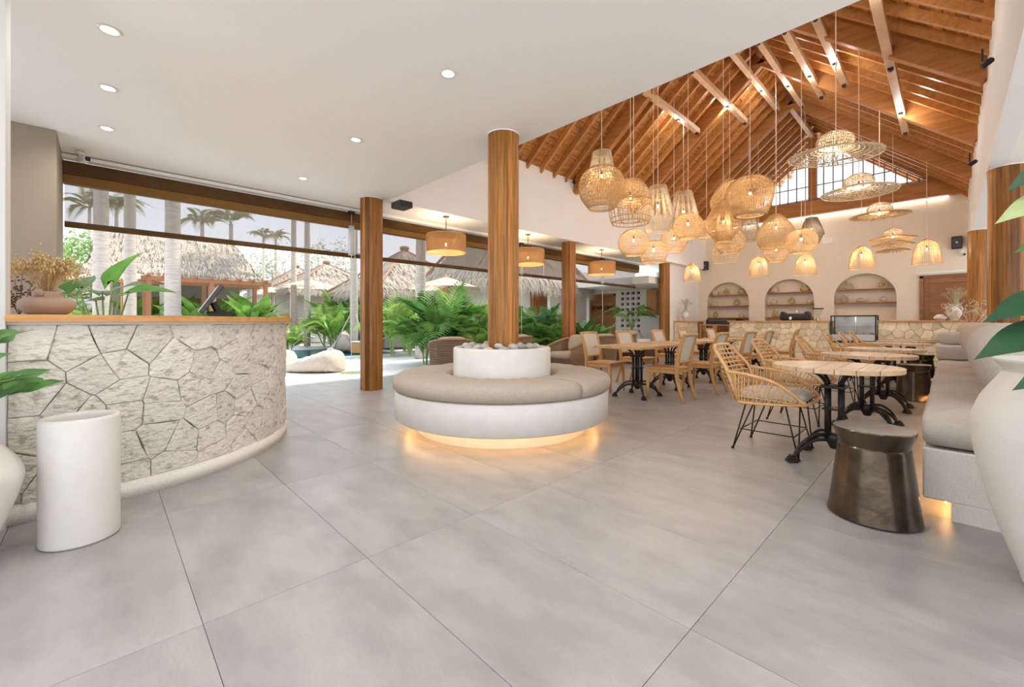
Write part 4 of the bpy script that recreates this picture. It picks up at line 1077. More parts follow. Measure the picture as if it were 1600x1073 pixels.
# louvred saloon doors between the counters
for k, (ya, yb, lab) in enumerate(((5.22, 5.70, 'louvred timber half door beside the short stone counter'), (4.75, 5.21, 'louvred timber half door beside the long bar'))):
    o = thing('louvre_door', lab, 'half door', (FX+.1, ya, 0), group='louvred half doors'); w = yb-ya
    for y in (0, w-.06): MB().box((0, y, .15), (.035, y+.06, .99), .003).build('stile', 'door_wood', o)
    for z in (.15, .93): MB().box((0, .06, z), (.035, w-.06, z+.06), .003).build('rail', 'door_wood', o)
    for i in range(14):
        MB().box((-.004, -w/2+.06, -.003), (.03, w/2-.06, .003), 0, Matrix.Translation((.005, w/2, .24+i*.05)) @ Matrix.Rotation(.7, 4, 'Y')).build('louvre', 'door_wood', o)
# glass display case set into the bar
dc = thing('display_case', 'black framed glass cake display case set into the bar', 'display case', (FX-.06, DY0, DZ0)); w = DY1-DY0; hh = DZ1-DZ0
MB().box((0, 0, 0), (.55, w, .04), .003).build('plinth', 'black', dc); MB().box((.01, .01, .04), (.55, w-.01, .2), .003).build('lower_panel', 'silver', dc)
for y in (0, w-.025): MB().box((0, y, .04), (.025, y+.025, hh)).build('post', 'black', dc); MB().box((.52, y, .04), (.545, y+.025, hh)).build('post', 'black', dc)
MB().box((0, 0, hh-.03), (.55, w, hh), .003).build('lid', 'black', dc); MB().box((.5, w/2-.015, .2), (.53, w/2+.015, hh-.03)).build('rear_post', 'silver', dc)
MB().quad((.008, .02, .2), (.008, w-.02, .2), (.008, w-.02, hh-.03), (.008, .02, hh-.03)).build('front_pane', 'case_glass', dc)
for y in (.012, w-.012): MB().quad((.02, y, .2), (.53, y, .2), (.53, y, hh-.03), (.02, y, hh-.03)).build('side_pane', 'case_glass', dc)
MB().box((.03, .03, .40), (.5, w-.03, .41)).build('glass_shelf', 'case_glass', dc); MB().box((.53, .02, .2), (.54, w-.02, hh-.03)).build('rear_panel', 'plastic_white', dc)
lamp('case_fill', (.12, w/2, hh-.08), .9, (1, .95, .88), .08, dc)  # fill lamp added to brighten the inside of the case
for k in range(5):
    o = thing('cake_plate', ['plate of pale cakes at the right end of the display case', 'second plate from the right in the display case', 'plate in the middle of the display case', 'second plate from the left in the display case', 'plate at the left end of the display case'][k], 'plate', (FX+.15, DY0+.12+k*.17, DZ0+.201), group='plates in the display case')
    MB().lathe([(0, 0), (.05, 0), (.065, .012), (.06, .012), (0, .006)], 16).build('dish', 'plastic_white', o, True); MB().super((0, 0, .035), (.04, .04, .03), .7, 1, 12, 8).build('cakes', 'dry_pale', o, True)
# niche shelves
for k, (y0, y1, zt) in enumerate(NIC):
    r = (y1-y0)/2; zs = zt-r
    for j, z in enumerate((2.03, 1.64, 1.22) if k < 2 else (2.03, 1.64)):
        hw = r-.006 if z < zs else math.sqrt(max(.01, r*r-(z-zs)**2))-.006; c = (y0+y1)/2
        o = tag(MB().box((XG-.01, c-hw, z-.022), (XG+.3, c+hw, z), .003).build('niche_shelf', 'beam_wood'), '%s timber shelf in the %s arched niche' % (('top', 'middle', 'bottom')[j], ('left', 'centre', 'right')[k]), 'shelf', 'timber niche shelves')
# little clay vessels on the shelves
def vase_ball(o, m, s): MB().lathe([(a*s, b_*s) for a, b_ in smooth_prof([(0, 0), (.06, .0), (.105, .07), (.10, .14), (.04, .19), (.032, .215), (.022, .2), (0, .1)])], 20).build('body', m, o, True)
def vase_ring(o, m, s):
    b = MB(); b.tube([(0, .075*s*math.cos(2*PI*i/24), .115*s+.085*s*math.sin(2*PI*i/24)) for i in range(24)], .038*s, 10, closed=True); b.build('ring_body', m, o, True)
    MB().lathe([(.03*s, .19*s), (.022*s, .23*s), (.03*s, .265*s), (.02*s, .265*s)], 14).build('neck', m, o, True)
def vase_twin(o, m, s):
    MB().super((0, 0, .08*s), (.06*s, .13*s, .08*s), .9, .9, 18, 10).build('body', m, o, True)
    for y in (-.055, .055): MB().lathe([(.04*s, .12*s), (.026*s, .19*s), (.034*s, .24*s+y*.6*s), (.022*s, .24*s+y*.6*s)], 14, (0, y*s, 0)).build('neck', m, o, True)
def vase_flat(o, m, s): MB().lathe([(a*s, b_*s) for a, b_ in smooth_prof([(0, 0), (.07, 0), (.13, .06), (.10, .115), (.035, .135), (.03, .15), (.02, .14), (0, .1)])], 20).build('body', m, o, True)
VK = dict(b=(vase_ball, 'pink_clay', 'round pinkish clay vase'), r=(vase_ring, 'ochre_clay', 'ring shaped ochre clay vase'), t=(vase_twin, 'ochre_clay', 'twin necked ochre clay vase'), f=(vase_flat, 'pink_clay', 'flattened pinkish clay vase'))
NP = ['left end', 'middle', 'right end']
for niche, shelf, z, row in (('left', 'top', 2.03, [('b', 1117), ('r', 1135), ('t', 1158)]), ('left', 'middle', 1.64, [('b', 1116), ('r', 1152)]), ('left', 'bottom', 1.22, [('r', 1118), ('b', 1158)]),
                             ('centre', 'top', 2.03, [('b', 1211), ('t', 1257)]), ('centre', 'middle', 1.64, [('b', 1209), ('r', 1237), ('b', 1264)]), ('centre', 'bottom', 1.22, [('t', 1212), ('b', 1260)]),
                             ('right', 'top', 2.03, [('t', 1326), ('r', 1380)]), ('right', 'middle', 1.64, [('r', 1319), ('f', 1346), ('b', 1380)])):
    for i, (ky, x) in enumerate(row):
        fn, m_, nm = VK[ky]; pos = 'left end' if i == 0 else 'right end' if i == len(row)-1 else 'middle'
        p = at_X(x, 480, XG+.12); o = thing('shelf_vase', '%s at the %s of the %s shelf, %s niche' % (nm, pos, shelf, niche), 'vase', (XG+.12, p.y, z), random.uniform(-.2, .2), 'clay vases in the niches')
        fn(o, m_, .95 if ky != 'b' or i != len(row)-1 else .8)
# dark back counter in the left niche, bar machines
o = thing('back_oven', 'black oven front below the left arched niche', 'oven', (15.55, 4.95, 0)); MB().box((0, 0, .0), (.42, 1.1, 1.16), .01).build('body', 'black', o); MB().box((-.012, .06, .45), (.0, 1.04, 1.1), .004).build('glass_door', 'screen_grey', o)
MB().tube([(-.05, .1, 1.12), (-.05, 1.0, 1.12)], .012, 8).build('handle', 'steel', o)
o = tag(MB().box((15.6, .95, 0), (15.97, 4.35, .92), .006).build('back_counter', 'door_wood'), 'dark timber back counter below the niches', 'counter')
em = at_X(1243, 500, 14.25); o = thing('espresso_machine', 'black espresso machine with white emblem on the bar', 'coffee machine', (14.25, em.y, 1.10))
MB().super((0, 0, .1), (.2, .36, .1), .25, .25, 28, 10).build('body', 'black', o, True); MB().box((-.19, -.34, .02), (.19, -.25, .26), .03).build('side_panel', 'black', o); MB().box((-.19, .25, .02), (.19, .34, .26), .03).build('side_panel', 'black', o)
MB().box((-.12, -.25, .22), (.16, .25, .235), .004).build('cup_tray', 'steel', o); MB().lathe([(.05, .235), (.05, .31), (.043, .31)], 16, (0, -.03, 0)).build('cup', 'steel', o, True)
MB().super((-.203, .08, .07), (.004, .035, .045), 1, 1, 12, 8).build('emblem', 'plastic_white', o)
for y in (-.12, .12): MB().tube([(.12, y, .1), (.25, y, .09)], .02, 8).build('group_handle', 'black', o)
gm = at_X(1278, 500, 14.3); o = thing('coffee_grinder', 'coffee grinder with clear cone hopper on the bar', 'grinder', (14.3, gm.y, 1.10))
MB().lathe([(.05, 0), (.05, .04), (.04, .05), (.04, .12), (.045, .13), (.13, .33)], 20).build('hopper', 'case_glass', o, True); MB().lathe([(.13, .32), (.14, .33), (.14, .345), (0, .35)], 20).build('lid', 'black', o, True); MB().lathe([(.055, 0), (.055, .06), (.03, .07)], 16).build('base', 'steel', o, True)
# vases on the bar tops
def urn(name, lab, loc, s, m='white_matt'):
    o = thing(name, lab, 'vase', loc); MB().lathe([(a*s, b_*s) for a, b_ in smooth_prof([(0, 0), (.06, 0), (.065, .02), (.12, .13), (.115, .2), (.07, .27), (.055, .3), (.1, .345), (.09, .35), (.04, .3), (0, .25)])], 24).build('body', m, o, True)
    for sg in (-1, 1): MB().tube(bez([(0, sg*.06*s, .3*s), (0, sg*.12*s, .28*s), (0, sg*.115*s, .2*s)], 4), .012*s, 6).build('handle', m, o, True)
    return o
p = at_X(1056, 500, 14.2); p.y = min(p.y, 6.2); urn('small_urn', 'small white urn vase on the short stone counter', (14.2, p.y, 1.10), 1.05); dried('dried_grass', 'green-gold dried grass in the urn on the short stone counter', (14.2, p.y, 1.38), .5, .22, 40, 'dry_olive', .013, tips=3)
p = at_X(1491, 500, 14.2); urn('bar_urn', 'white urn vase on the bar in front of the timber door', (14.2, p.y, 1.10), 1.05); dried('dried_grass', 'dried wheat in the white urn in front of the timber door', (14.2, p.y, 1.38), .52, .24, 55, 'dry_olive', .011, tips=3)
p = at_X(1469, 500, 14.15); o = thing('shell_vase', 'small ribbed white shell vase on the bar', 'vase', (14.15, p.y, 1.10)); MB().lathe([(a, b_) for a, b_ in smooth_prof([(0, 0), (.06, 0), (.115, .06), (.07, .12), (.03, .14), (0, .13)])], 20).build('body', 'white_matt', o, True)
p = at_d(1517, 545, 7.6); o = dried('dried_branches', 'spray of pale dried branches behind the banquette cushions', (p.x, p.y, .72), .75, .55, 34, 'dry_pale', .016, tips=10)
o = thing('branch_vase', 'plain vase holding dried branches behind the banquette cushions', 'vase', (p.x, p.y, .55)); MB().lathe([(0, 0), (.08, 0), (.1, .1), (.06, .24), (.05, .25)], 20).build('body', 'white_matt', o, True)
# timber door in the end wall
d1 = bpy.data.objects.new('door_1', None); C.objects.link(d1); struct(d1, 'brown panelled timber door at the right of the end wall')
for ya, yb, za, zb in ((.47, .55, 0, 2.3), (-.62, -.54, 0, 2.3), (-.62, .55, 2.24, 2.32)): MB().box((XG-.05, ya, za), (XG+.02, yb, zb), .004).build('frame', 'door_dark', d1)
for ya, yb, za, zb in ((.36, .46, .02, 2.23), (-.54, -.44, .02, 2.23), (-.44, .36, 2.1, 2.23), (-.44, .36, .02, .2)): MB().box((XG-.035, ya, za), (XG-.004, yb, zb), .004).build('stile', 'door_dark', d1)
for k in range(7): MB().box((XG-.022, -.44, .2+k*.2715), (XG-.004, .36, .2+(k+1)*.2715-.005), .003).build('board', 'door_dark', d1)
struct(MB().box((XG-.03, -.75, 2.36), (XG-.001, .62, 2.42)).build('trim_7', 'plaster'), 'white lintel moulding over the timber door')
# speakers, switch panel, cameras, air conditioner, track spots
def speaker(x, y, lab):
    p = at_X(x, y, XG-.1); o = thing('wall_speaker', lab, 'speaker', p); MB().box((-.08, -.1, -.16), (.08, .1, .16), .015).build('cabinet', 'black', o); MB().box((-.085, -.085, -.14), (-.079, .085, .14)).build('grille', 'screen_grey', o)
    MB().box((-.088, -.02, -.02), (-.084, .02, .02)).build('badge', 'silver', o); MB().box((.07, -.02, -.03), (.1, .02, .03)).build('bracket', 'black', o)
speaker(1102, 415, 'black wall speaker above the left niche'); speaker(1495, 379, 'black wall speaker above the timber door')
o = thing('wall_panel', 'white control panel on the end wall right of the globe pendant', 'panel', at_X(1293, 376, XG-.012)); MB().box((-.01, -.13, -.09), (.012, .13, .09), .006).build('plate', 'plastic_white', o); MB().box((-.013, -.11, -.07), (-.0095, .11, .07), .001).build('face', 'plaster', o)
def cctv(p, lab, rz):
    o = thing('security_camera', lab, 'camera', p, rz); MB().lathe([(0, 0), (.04, 0), (.04, -.02), (.02, -.03)], 16).build('mount', 'plastic_white', o, True)
    MB().tube([(0, 0, -.02), (0, 0, -.07)], .012, 8).build('arm', 'plastic_white', o); MB().super((.05, 0, -.09), (.08, .035, .035), .5, .8, 16, 10).build('housing', 'plastic_white', o, True); MB().super((.12, 0, -.09), (.014, .026, .026), .6, 1, 12, 8).build('lens', 'black', o)
cctv(Vector((-.18, 6.9, CEIL)), 'small security camera on the ceiling beside the beige pier', -1.0); cctv(at_X(1502, 393, XG-.06), 'small security camera near the right wall speaker', 3.6); MB().box((-.04, -.03, -.02), (.06, .03, .02), .004).build('wall_plate', 'plastic_white', bpy.data.objects['security_camera.001'])
o = thing('ceiling_speaker', 'dark boxed speaker under the ceiling edge right of the first column', 'speaker', at_z(628, 316, CEIL)); MB().box((-.12, -.14, -.10), (.12, .14, 0), .01).build('body', 'screen_grey', o); MB().box((-.1, -.145, -.09), (.1, -.139, -.01)).build('grille', 'black', o)
p = at_X(1011, 437, 14.9); o = thing('air_conditioner', 'white split air conditioner on the staff corridor wall', 'air conditioner', p); MB().box((-.2, -.5, -.28), (.1, .45, .28), .03).build('body', 'plastic_white', o); MB().box((-.19, -.46, -.272), (-.03, .41, -.26)).build('vent', 'silver', o)
p = at_X(1020, 472, 14.9); o = thing('meter_box', 'timber meter box on the wall left of the far column', 'box', p); MB().box((-.1, -.2, -.47), (.1, .2, .47), .006).build('carcass', 'teak', o); MB().box((-.112, -.18, -.45), (-.1, .18, .45), .003).build('door', 'teak', o); MB().super((-.12, .12, -.3), (.012, .012, .012), 1, 1, 8, 6).build('knob', 'steel', o)
def spot(p, lab, rx):
    o = thing('track_spot', lab, 'spotlight', p); MB().lathe([(0, 0), (.03, 0), (.03, .09), (.02, .1)], 14).build('head', 'black', o, True).rotation_euler = (rx, .5, 0)
    MB().tube([(0, 0, .05), (0, 0, .18)], .01, 6).build('arm', 'black', o)
spot(at_Y(1535, 104, YR+.1), 'black spotlight high on the right roof slope', .8); spot(at_Y(898, 286, YW-.15), 'black spotlight at the foot of the left roof slope', -.8); spot(at_Y(1515, 258, YR+.12), 'black spotlight above the right end of the tie beam', .8)
p = at_Y(1513, 320, YR-.0); o = thing('wall_sensor', 'small white sensor on the right upstand wall', 'sensor', p); MB().box((-.06, -.002, -.12), (.06, .03, .12), .008).build('case', 'plastic_white', o); MB().box((-.03, .03, -.05), (.03, .034, .05)).build('window', 'silver', o)
# white pots in the staff corridor
c1 = Vector((13.9, 8.05, 0)); o = vessel('corridor_pot', 'large round white pot in front of the breeze holes', 'pot', smooth_prof([(0, 0), (.2, 0), (.36, .25), (.38, .5), (.26, .72), (.24, .76), (.2, .74), (0, .7)]), 'white_matt', c1)
lv = []
for k in range(11):
    a = 2*PI*k/11; q = random.uniform(.3, .75); lv.append(((q*math.cos(a), q*math.sin(a), random.uniform(.55, .95)), (math.cos(a), math.sin(a), .05), random.uniform(.42, .6)))
elephant_ear('corridor_plant', 'broad leaved plant in the round white pot by the breeze holes', c1+Vector((0, 0, .7)), lv, 'leaf_mid')
o = thing('cylinder_pot', 'plain white cylinder pot beside the far column', 'pot', (12.95, 7.05, 0)); MB().lathe([(0, 0), (.2, 0), (.22, .5), (.2, .5), (.19, .4), (0, .4)], 28).build('body', 'white_matt', o, True)

# ================================================================== GARDEN
def og(x, d, z=0.0): v = at_d(x, HOR, d); return Vector((v.x, v.y, z))
struct(MB().box((-20, 7.83, -.05), (12.6, 11.5, -.006)).build('terrace', 'paving'), 'bright stone terrace outside the blinds')
# pool
pw = thing('lower_pool', 'shallow turquoise pool beside the bean bags', 'pool', (2.2, 14.6, 0))
MB().box((-3.2, -1.9, -.045), (5.2, 2.6, -.03)).build('water', 'water_low', pw) if False else None
mat('pool_floor', (.30, .50, .50), .2, col2=(.42, .62, .6), scale=2, spec=.6)
MB().box((-3.2, -1.9, -.048), (5.2, 2.6, -.02)).build('basin', 'pool_floor', pw); MB().box((-3.2, -1.9, -.02), (5.2, 2.6, -.012)).build('water_surface', 'water', pw)
for a, b_ in (((-3.4, -2.1, -.05), (5.4, -1.9, .03)), ((-3.4, 2.6, -.05), (5.4, 2.8, .03)), ((-3.4, -1.9, -.05), (-3.2, 2.6, .03)), ((5.2, -1.9, -.05), (5.4, 2.6, .03))): MB().box(a, b_, .006).build('coping', 'pool_plaster', pw)
up = thing('raised_pool', 'raised pool with green glass side wall behind the terrace', 'pool', (0, 17.9, 0))
MB().box((2.2, .06, .0), (4.55, 2.9, .62)).build('tank', 'pool_floor', up); MB().box((2.2, 0, .05), (4.6, .05, .62)).build('glass_wall', 'pool_glass', up); MB().box((4.6, -.05, 0), (5.6, 2.9, .68), .01).build('end_wall', 'pool_plaster', up); MB().box((2.2, -.03, .62), (5.6, .3, .70), .006).build('coping', 'pool_plaster', up)
dk_ = thing('lounger_deck', 'raised pale deck carrying the sun loungers', 'deck', (3.5, 24.3, 0)); MB().box((2.4, -.9, 0), (6, 1.7, .72), .01).build('platform', 'pool_plaster', dk_)
lg = thing('sun_lounger', 'orange timber sun lounger nearest the pool, left of three', 'lounger', og(425, 22.5, .72), TH-.4)
MB().box((-.3, -.9, .28), (.3, .5, .33), .01).build('seat_frame', 'lounger_wood', lg); MB().box((-.3, -.02, 0), (.3, .75, .05), .01, Matrix.Translation((0, .48, .31)) @ Matrix.Rotation(.6, 4, 'X')).build('backrest', 'lounger_wood', lg); MB().box((-.27, -.88, .33), (.27, .5, .39), .02).build('mattress', 'fabric_light', lg)
for sx in (-1, 1):
    for y in (-.8, .4): MB().box((sx*.27-.03, y-.03, 0), (sx*.27+.03, y+.03, .3)).build('leg', 'lounger_wood', lg)
dup(lg, og(445, 22.3, .72), TH-.4, 'orange timber sun lounger in the middle of three by the pool'); dup(lg, og(466, 22.1, .72), TH-.4, 'orange timber sun lounger under the middle parasol')
# umbrellas
def parasol(x, d, za, r, lab, zg=0):
    o = thing('garden_parasol', lab, 'parasol', og(x, d, zg), .2, group='cream garden parasols'); h = za-zg; n = 8
    b = MB(); rim = [(r*math.cos(2*PI*i/n), r*math.sin(2*PI*i/n), h-.42*r/1.4) for i in range(n)]
    vs = [(0, 0, h)]; fs = []
    for i in range(n):
        a, c = Vector(rim[i]), Vector(rim[(i+1) % n]); m1 = (a+c)/2+Vector((0, 0, .0)); vs += [tuple(a), tuple(m1*.985+Vector((0, 0, .015*h)))]
    k = len(vs)-1
    for i in range(k): fs.append((0, 1+i, 1+(i+1) % k))
    b.add(vs, fs); b.build('canopy', 'canvas', o)
    MB().tube([(0, 0, 0), (0, 0, h+.06)], .026, 8).build('pole', 'lounger_wood', o, True)
    for i in range(n): MB().tube([(0, 0, h-.03), Vector(rim[i])-Vector((0, 0, .02))], .011, 4).build('rib', 'lounger_wood', o); MB().tube([(0, 0, h-.5), Vector(rim[i])*.45+Vector((0, 0, (h-.03)*.55-.02))], .009, 4).build('strut', 'lounger_wood', o)
    MB().box((-.09, -.025, h-.01), (.09, .025, h+.03), .004).build('finial', 'lounger_wood', o); MB().lathe([(0, 0), (.25, 0), (.25, .07), (.05, .1)], 20).build('foot', 'pool_plaster', o, True)
parasol(190, 15, 2.95, 1.45, 'cream parasol half hidden behind palm trunks at the left'); parasol(424, 24, 3.06, 1.3, 'cream parasol lower and left of the pair by the pool', .3)
parasol(483, 20, 3.1, 1.3, 'cream parasol above the sun loungers by the pool', .3); parasol(697, 14, 2.56, 1.32, 'large cream parasol beside the round bench column')
# bean bags
def bag(x, d, w, h, dep, rz, lab, prof):
    """prof: (position along, relative height, relative depth) of the cross sections"""
    o = thing('bean_bag', lab, 'bean bag', og(x, d, 0), rz, group='cream bean bags'); b = MB(); vs = []; fs = []; n = 18
    P = bez([Vector(q) for q in prof], 5)
    for i, q in enumerate(P):
        for k in range(n):
            a = 2*PI*k/n; cz = math.sin(a); cx_ = math.cos(a); hz = max(.02, q.y)*h; dz = max(.03, q.z)*dep/2
            y = dz*math.copysign(abs(cx_)**.75, cx_); z = hz/2+hz/2*math.copysign(abs(cz)**(.8 if cz > 0 else .45), cz)
            y += .018*math.sin(i*1.3+k*2.1); z += .012*math.sin(i*2.3+k) if cz > 0 else 0
            vs.append((q.x*w/2, y, max(0, z)))
    for i in range(len(P)-1):
        for k in range(n): fs.append((i*n+k, i*n+(k+1) % n, (i+1)*n+(k+1) % n, (i+1)*n+k))
    fs += [tuple(range(n)), tuple((len(P)-1)*n+k for k in range(n))]
    b.add(vs, fs).build('body', 'bag_canvas', o, True); t_ = max(P, key=lambda q: q.y)
    MB().super((t_.x*w/2, 0, h*t_.y), (.07, .06, .04), .8, .8, 12, 8).build('knot', 'bag_canvas', o, True)
    MB().tube(bez([(t_.x*w/2, -.02, h), (t_.x*w/2+.06, -dep*.3, h*.86), (t_.x*w/2+.08, -dep*.5, h*.4), (t_.x*w/2+.08, -dep*.46, .03)], 6), .007, 5).build('seam', 'bag_canvas', o); return o
LOW = [(-1, .06, .08), (-.85, .32, .45), (-.4, .62, .85), (0, .78, .98), (.4, .97, 1), (.62, 1, .96), (.85, .86, .8), (1, .2, .3)]
UPR = [(-1, .05, .1), (-.75, .28, .6), (-.35, .62, .9), (-.02, 1, .95), (.3, .9, .95), (.65, .5, .85), (.92, .22, .5), (1, .06, .2)]
bag(492, 9.1, 1.22, .46, .85, TH-PI/2, 'cream bean bag lying low on the sunny terrace', LOW); bag(537, 15.2, 1.05, .7, .9, TH-PI/2+.1, 'upright cream bean bag by the pool beside palm stakes', UPR)
bag(424, 9.6, 1.0, .42, .8, TH-PI/2, 'cream bean bag mostly hidden behind the reception counter', LOW)
o = thing('slatted_crate', 'small orange slatted crate beside the upright bean bag', 'crate', og(561, 14.6, 0), TH)
for k in range(5): MB().box((-.2+k*.085, -.2, 0), (-.14+k*.085, .2, .36), .004).build('slat', 'lounger_wood', o)
MB().box((-.22, -.22, .36), (.22, .22, .4), .006).build('top', 'pool_plaster', o)
# --- fronds
def frond_mesh(L, arch, lw, pairs=20, ll=.30, vee=.5, name='frond'):
    b = MB(); pth = []
    for i in range(pairs+1):
        t_ = i/pairs; pth.append(Vector((L*t_*(1-.25*arch*t_), 0, L*(.55*t_-arch*t_*t_*.9))))
    b.tube(pth[::2]+[pth[-1]], [.010*L*(1-.8*i/(pairs/2+1)) for i in range(len(pth[::2])+1)], 3, cap=False)
    for i in range(3, pairs+1):
        t_ = i/pairs; p = pth[i]; d = (pth[i]-pth[i-1]).normalized(); l_ = ll*L*(math.sin(PI*min(1, .18+.8*t_)))*random.uniform(.85, 1.1)+.03*L
        for sg in (-1, 1):
            q = Vector((0, sg, 0)); u = (d*.6+q*.95+Vector((0, 0, vee*.5))).normalized(); e = p+u*l_-Vector((0, 0, l_*.28)); m1 = p+u*l_*.5
            s_ = d*lw*L*.5; b.add([p, m1-s_, e, m1+s_], [(0, 1, 2), (0, 2, 3)])
    return b.mesh(name, False)
FR = [frond_mesh(1, .6, .023, 19, .30), frond_mesh(1, .85, .023, 19, .30), frond_mesh(1, .35, .024, 18, .32)]
CRW = [frond_mesh(1, .9, .02, 24, .24), frond_mesh(1, 1.15, .02, 24, .24), frond_mesh(1, .7, .02, 24, .24)]
for me in CRW: me.materials.append(MATS['leaf_lime'])
def areca(loc, h, n, lab, m='leaf_lime', cat='palm', spread=1.0, group='leafy garden palms', name='areca_palm'):
    o = thing(name, lab, cat, loc, group=group)
    for k in range(max(3, n//4)): 
        a = random.uniform(0, 6.28); MB().tube([(.04*math.cos(a), .04*math.sin(a), 0), (.1*math.cos(a), .1*math.sin(a), h*.4)], .018, 5).build('cane', 'stem', o)
    for k in range(n):
        a = 2.4*k+random.uniform(-.3, .3); el = random.uniform(.15, .95); L = h*random.uniform(.65, .9); f = put('frond', FR[k % 3], None, o, (.06*math.cos(a), .06*math.sin(a), h*random.uniform(.18, .42)))
        f.rotation_euler = (0, -el*.85-.12, a); f.scale = (L*spread,)*3
        f.material_slots[0].link = 'OBJECT' if f.material_slots else 'DATA'
        if f.material_slots: f.material_slots[0].material = MATS[m]
    return o
for me in FR: me.materials.append(MATS['leaf_lime'])
PL = [(508, 17.5, 1.3, 'leaf_lime', 'left of the first column above the bean bag'), (518, 17, 1.3, 'leaf_lime', 'behind the upright bean bag'), (534, 19, 2.0, 'leaf_mid', 'behind the staked palm trunk'), (526, 22, 1.6, 'leaf_mid', 'beside the sun loungers'),
      (612, 13.5, 1.45, 'leaf_lime', 'just right of the first column'), (632, 15.5, 1.5, 'leaf_mid', 'between first column and leaning trunk'), (664, 10.6, 1.25, 'leaf_mid', 'left of the parasol pole'), (690, 9.9, 1.45, 'leaf_dark', 'tallest dark one above the wicker armchair'),
      (706, 10.8, 1.35, 'leaf_mid', 'under the large parasol'), (722, 11.5, 1.45, 'leaf_lime', 'right of the parasol pole'), (740, 10.2, 1.2, 'leaf_mid', 'next to the round bench column'), (752, 11.8, 1.4, 'leaf_lime', 'partly behind the round bench column'),
      (815, 11.8, 1.1, 'leaf_mid', 'right of the round bench column'), (842, 11.6, 1.35, 'leaf_dark', 'below the middle drum lamp'), (858, 11.3, 1.0, 'leaf_mid', 'left of the third column'), (583, 16.5, 1.6, 'leaf_mid', 'directly behind the first column'),
      (452, 13.6, .75, 'leaf_lime', 'small one beside the counter end'), (552, 17.2, 1.5, 'leaf_mid', 'behind the slatted crate'), (120, 16, 1.6, 'leaf_lime', 'behind the elephant ear plant'), (140, 14.5, 1.3, 'leaf_lime', 'low one left of the palm trunks')]
for x, d, h, m_, w_ in PL: areca(og(x, d, 0), h*1.25, 26, 'feathery garden palm clump, '+w_, m_)
# broad paddle leaved plants along the villas
PAD = [leaf_mesh(1, .34, .25, .3, 8, .8, base=.1, name='leaf'), leaf_mesh(1, .3, .45, .3, 8, .8, base=.1, name='leaf')]
for me in PAD: me.materials.append(MATS['leaf_mid'])
def paddle(loc, h, n, lab, m='leaf_mid'):
    o = thing('paddle_plant', lab, 'plant', loc, group='broad leaved garden plants')
    for k in range(n):
        a = 2.4*k; el = random.uniform(.7, 1.35); r_ = random.uniform(.05, .2); st = Vector((r_*math.cos(a), r_*math.sin(a), h*random.uniform(.3, .5)))
        MB().tube([(0, 0, 0), st], .012, 4).build('stalk', 'stem', o); f = put('leaf', PAD[k % 2], None, o, st); aim(f, (math.cos(a)*math.cos(el), math.sin(a)*math.cos(el), math.sin(el)), random.uniform(-.5, .5)); f.scale = (h*random.uniform(.5, .75),)*3
        f.material_slots[0].link = 'OBJECT'; f.material_slots[0].material = MATS[m]
for k, (x, w_) in enumerate(((222, 'left of the third palm trunk'), (240, 'just left of the third palm trunk'), (292, 'right of the third palm trunk'), (305, 'left of the sales terminal'), (345, 'behind the sales terminal'), (372, 'right of the thin palm'), (392, 'by the pergola post'), (408, 'by the outer pergola post'))):
    paddle(og(x, 16.5+(k % 3)*.8, 0), 2.3, 15, 'broad leaved green plant '+w_)
for x, d, w_, h in ((866, 12, 'left of the third column', 1.25), (904, 12, 'right of the third column', 1.3), (918, 11.4, 'in front of the staff door', 1.15), (938, 11.8, 'right of the staff door', 1.1), (827, 12.6, 'under the villa door', 1.2), (524, 15.8, 'beside the staked trunk', 1.5), (640, 13, 'behind the leaning trunk', 1.1)):
    paddle(og(x, d, 0), h, 13, 'broad leaved dark plant '+w_, 'leaf_dark' if x > 800 else 'leaf_mid')
# palm trunks
def palm(x, d, r, h, lab, lean=0, crown=1.6, n=14, m='leaf_mid', stakes=False):
    o = thing('palm_tree', lab, 'palm tree', og(x, d, 0), random.uniform(0, 6), group='tall palm trees'); a_ = random.uniform(0, 6)
    pth = [(lean*(q/10)**2*math.cos(a_), lean*(q/10)**2*math.sin(a_), h*q/10) for q in range(11)]
    MB().tube(bez(pth, 3), [r*(1.12-.3*q/30)*(1+(.03 if q % 3 == 0 else 0)) for q in range(31)], 16).build('trunk', 'trunk', o, True)
    for k in range(n):
        a = 2.4*k; f = put('frond', CRW[k % 3], None, o, pth[-1]); f.rotation_euler = (0, -random.uniform(.1, .95), a); f.scale = (crown,)*3
        f.material_slots[0].link = 'OBJECT'; f.material_slots[0].material = MATS[m]
    if stakes:
        for k in range(3):
            a = a_+k*2.1; MB().tube([(.75*math.cos(a), .75*math.sin(a), 0), (r*math.cos(a), r*math.sin(a), 1.3)], .028, 6).build('stake', 'trunk', o)
    return o
palm(158, 12, .17, 8.5, 'thick pale palm trunk nearest the beige pier', crown=2.4); palm(203, 14, .155, 9, 'pale palm trunk, second from the beige pier', crown=2.4); palm(270, 11.5, .17, 8.5, 'thick pale palm trunk, third from the beige pier', crown=2.4)
palm(182, 27, .11, 8.2, 'slim palm with drooping crown between the two left trunks', crown=2.2, n=11, m='leaf_olive'); palm(140, 29, .11, 8.8, 'slim palm with crown left of the thickest trunk', crown=2.3, n=11, m='leaf_olive')
for x, d, yc, lab in ((316, 27, 350, 'slim palm with small crown right of the third trunk'), (361, 24, 350, 'slim palm with full crown above the thatched hut'), (412, 40, 372, 'slim palm behind the middle thatched roof'), (431, 42, 372, 'slim palm just right of the middle thatched roof')):
    palm(x, d, .12, 1.06+(HOR-yc)*d/FPX, lab, crown=1.8, n=10, m='leaf_olive')
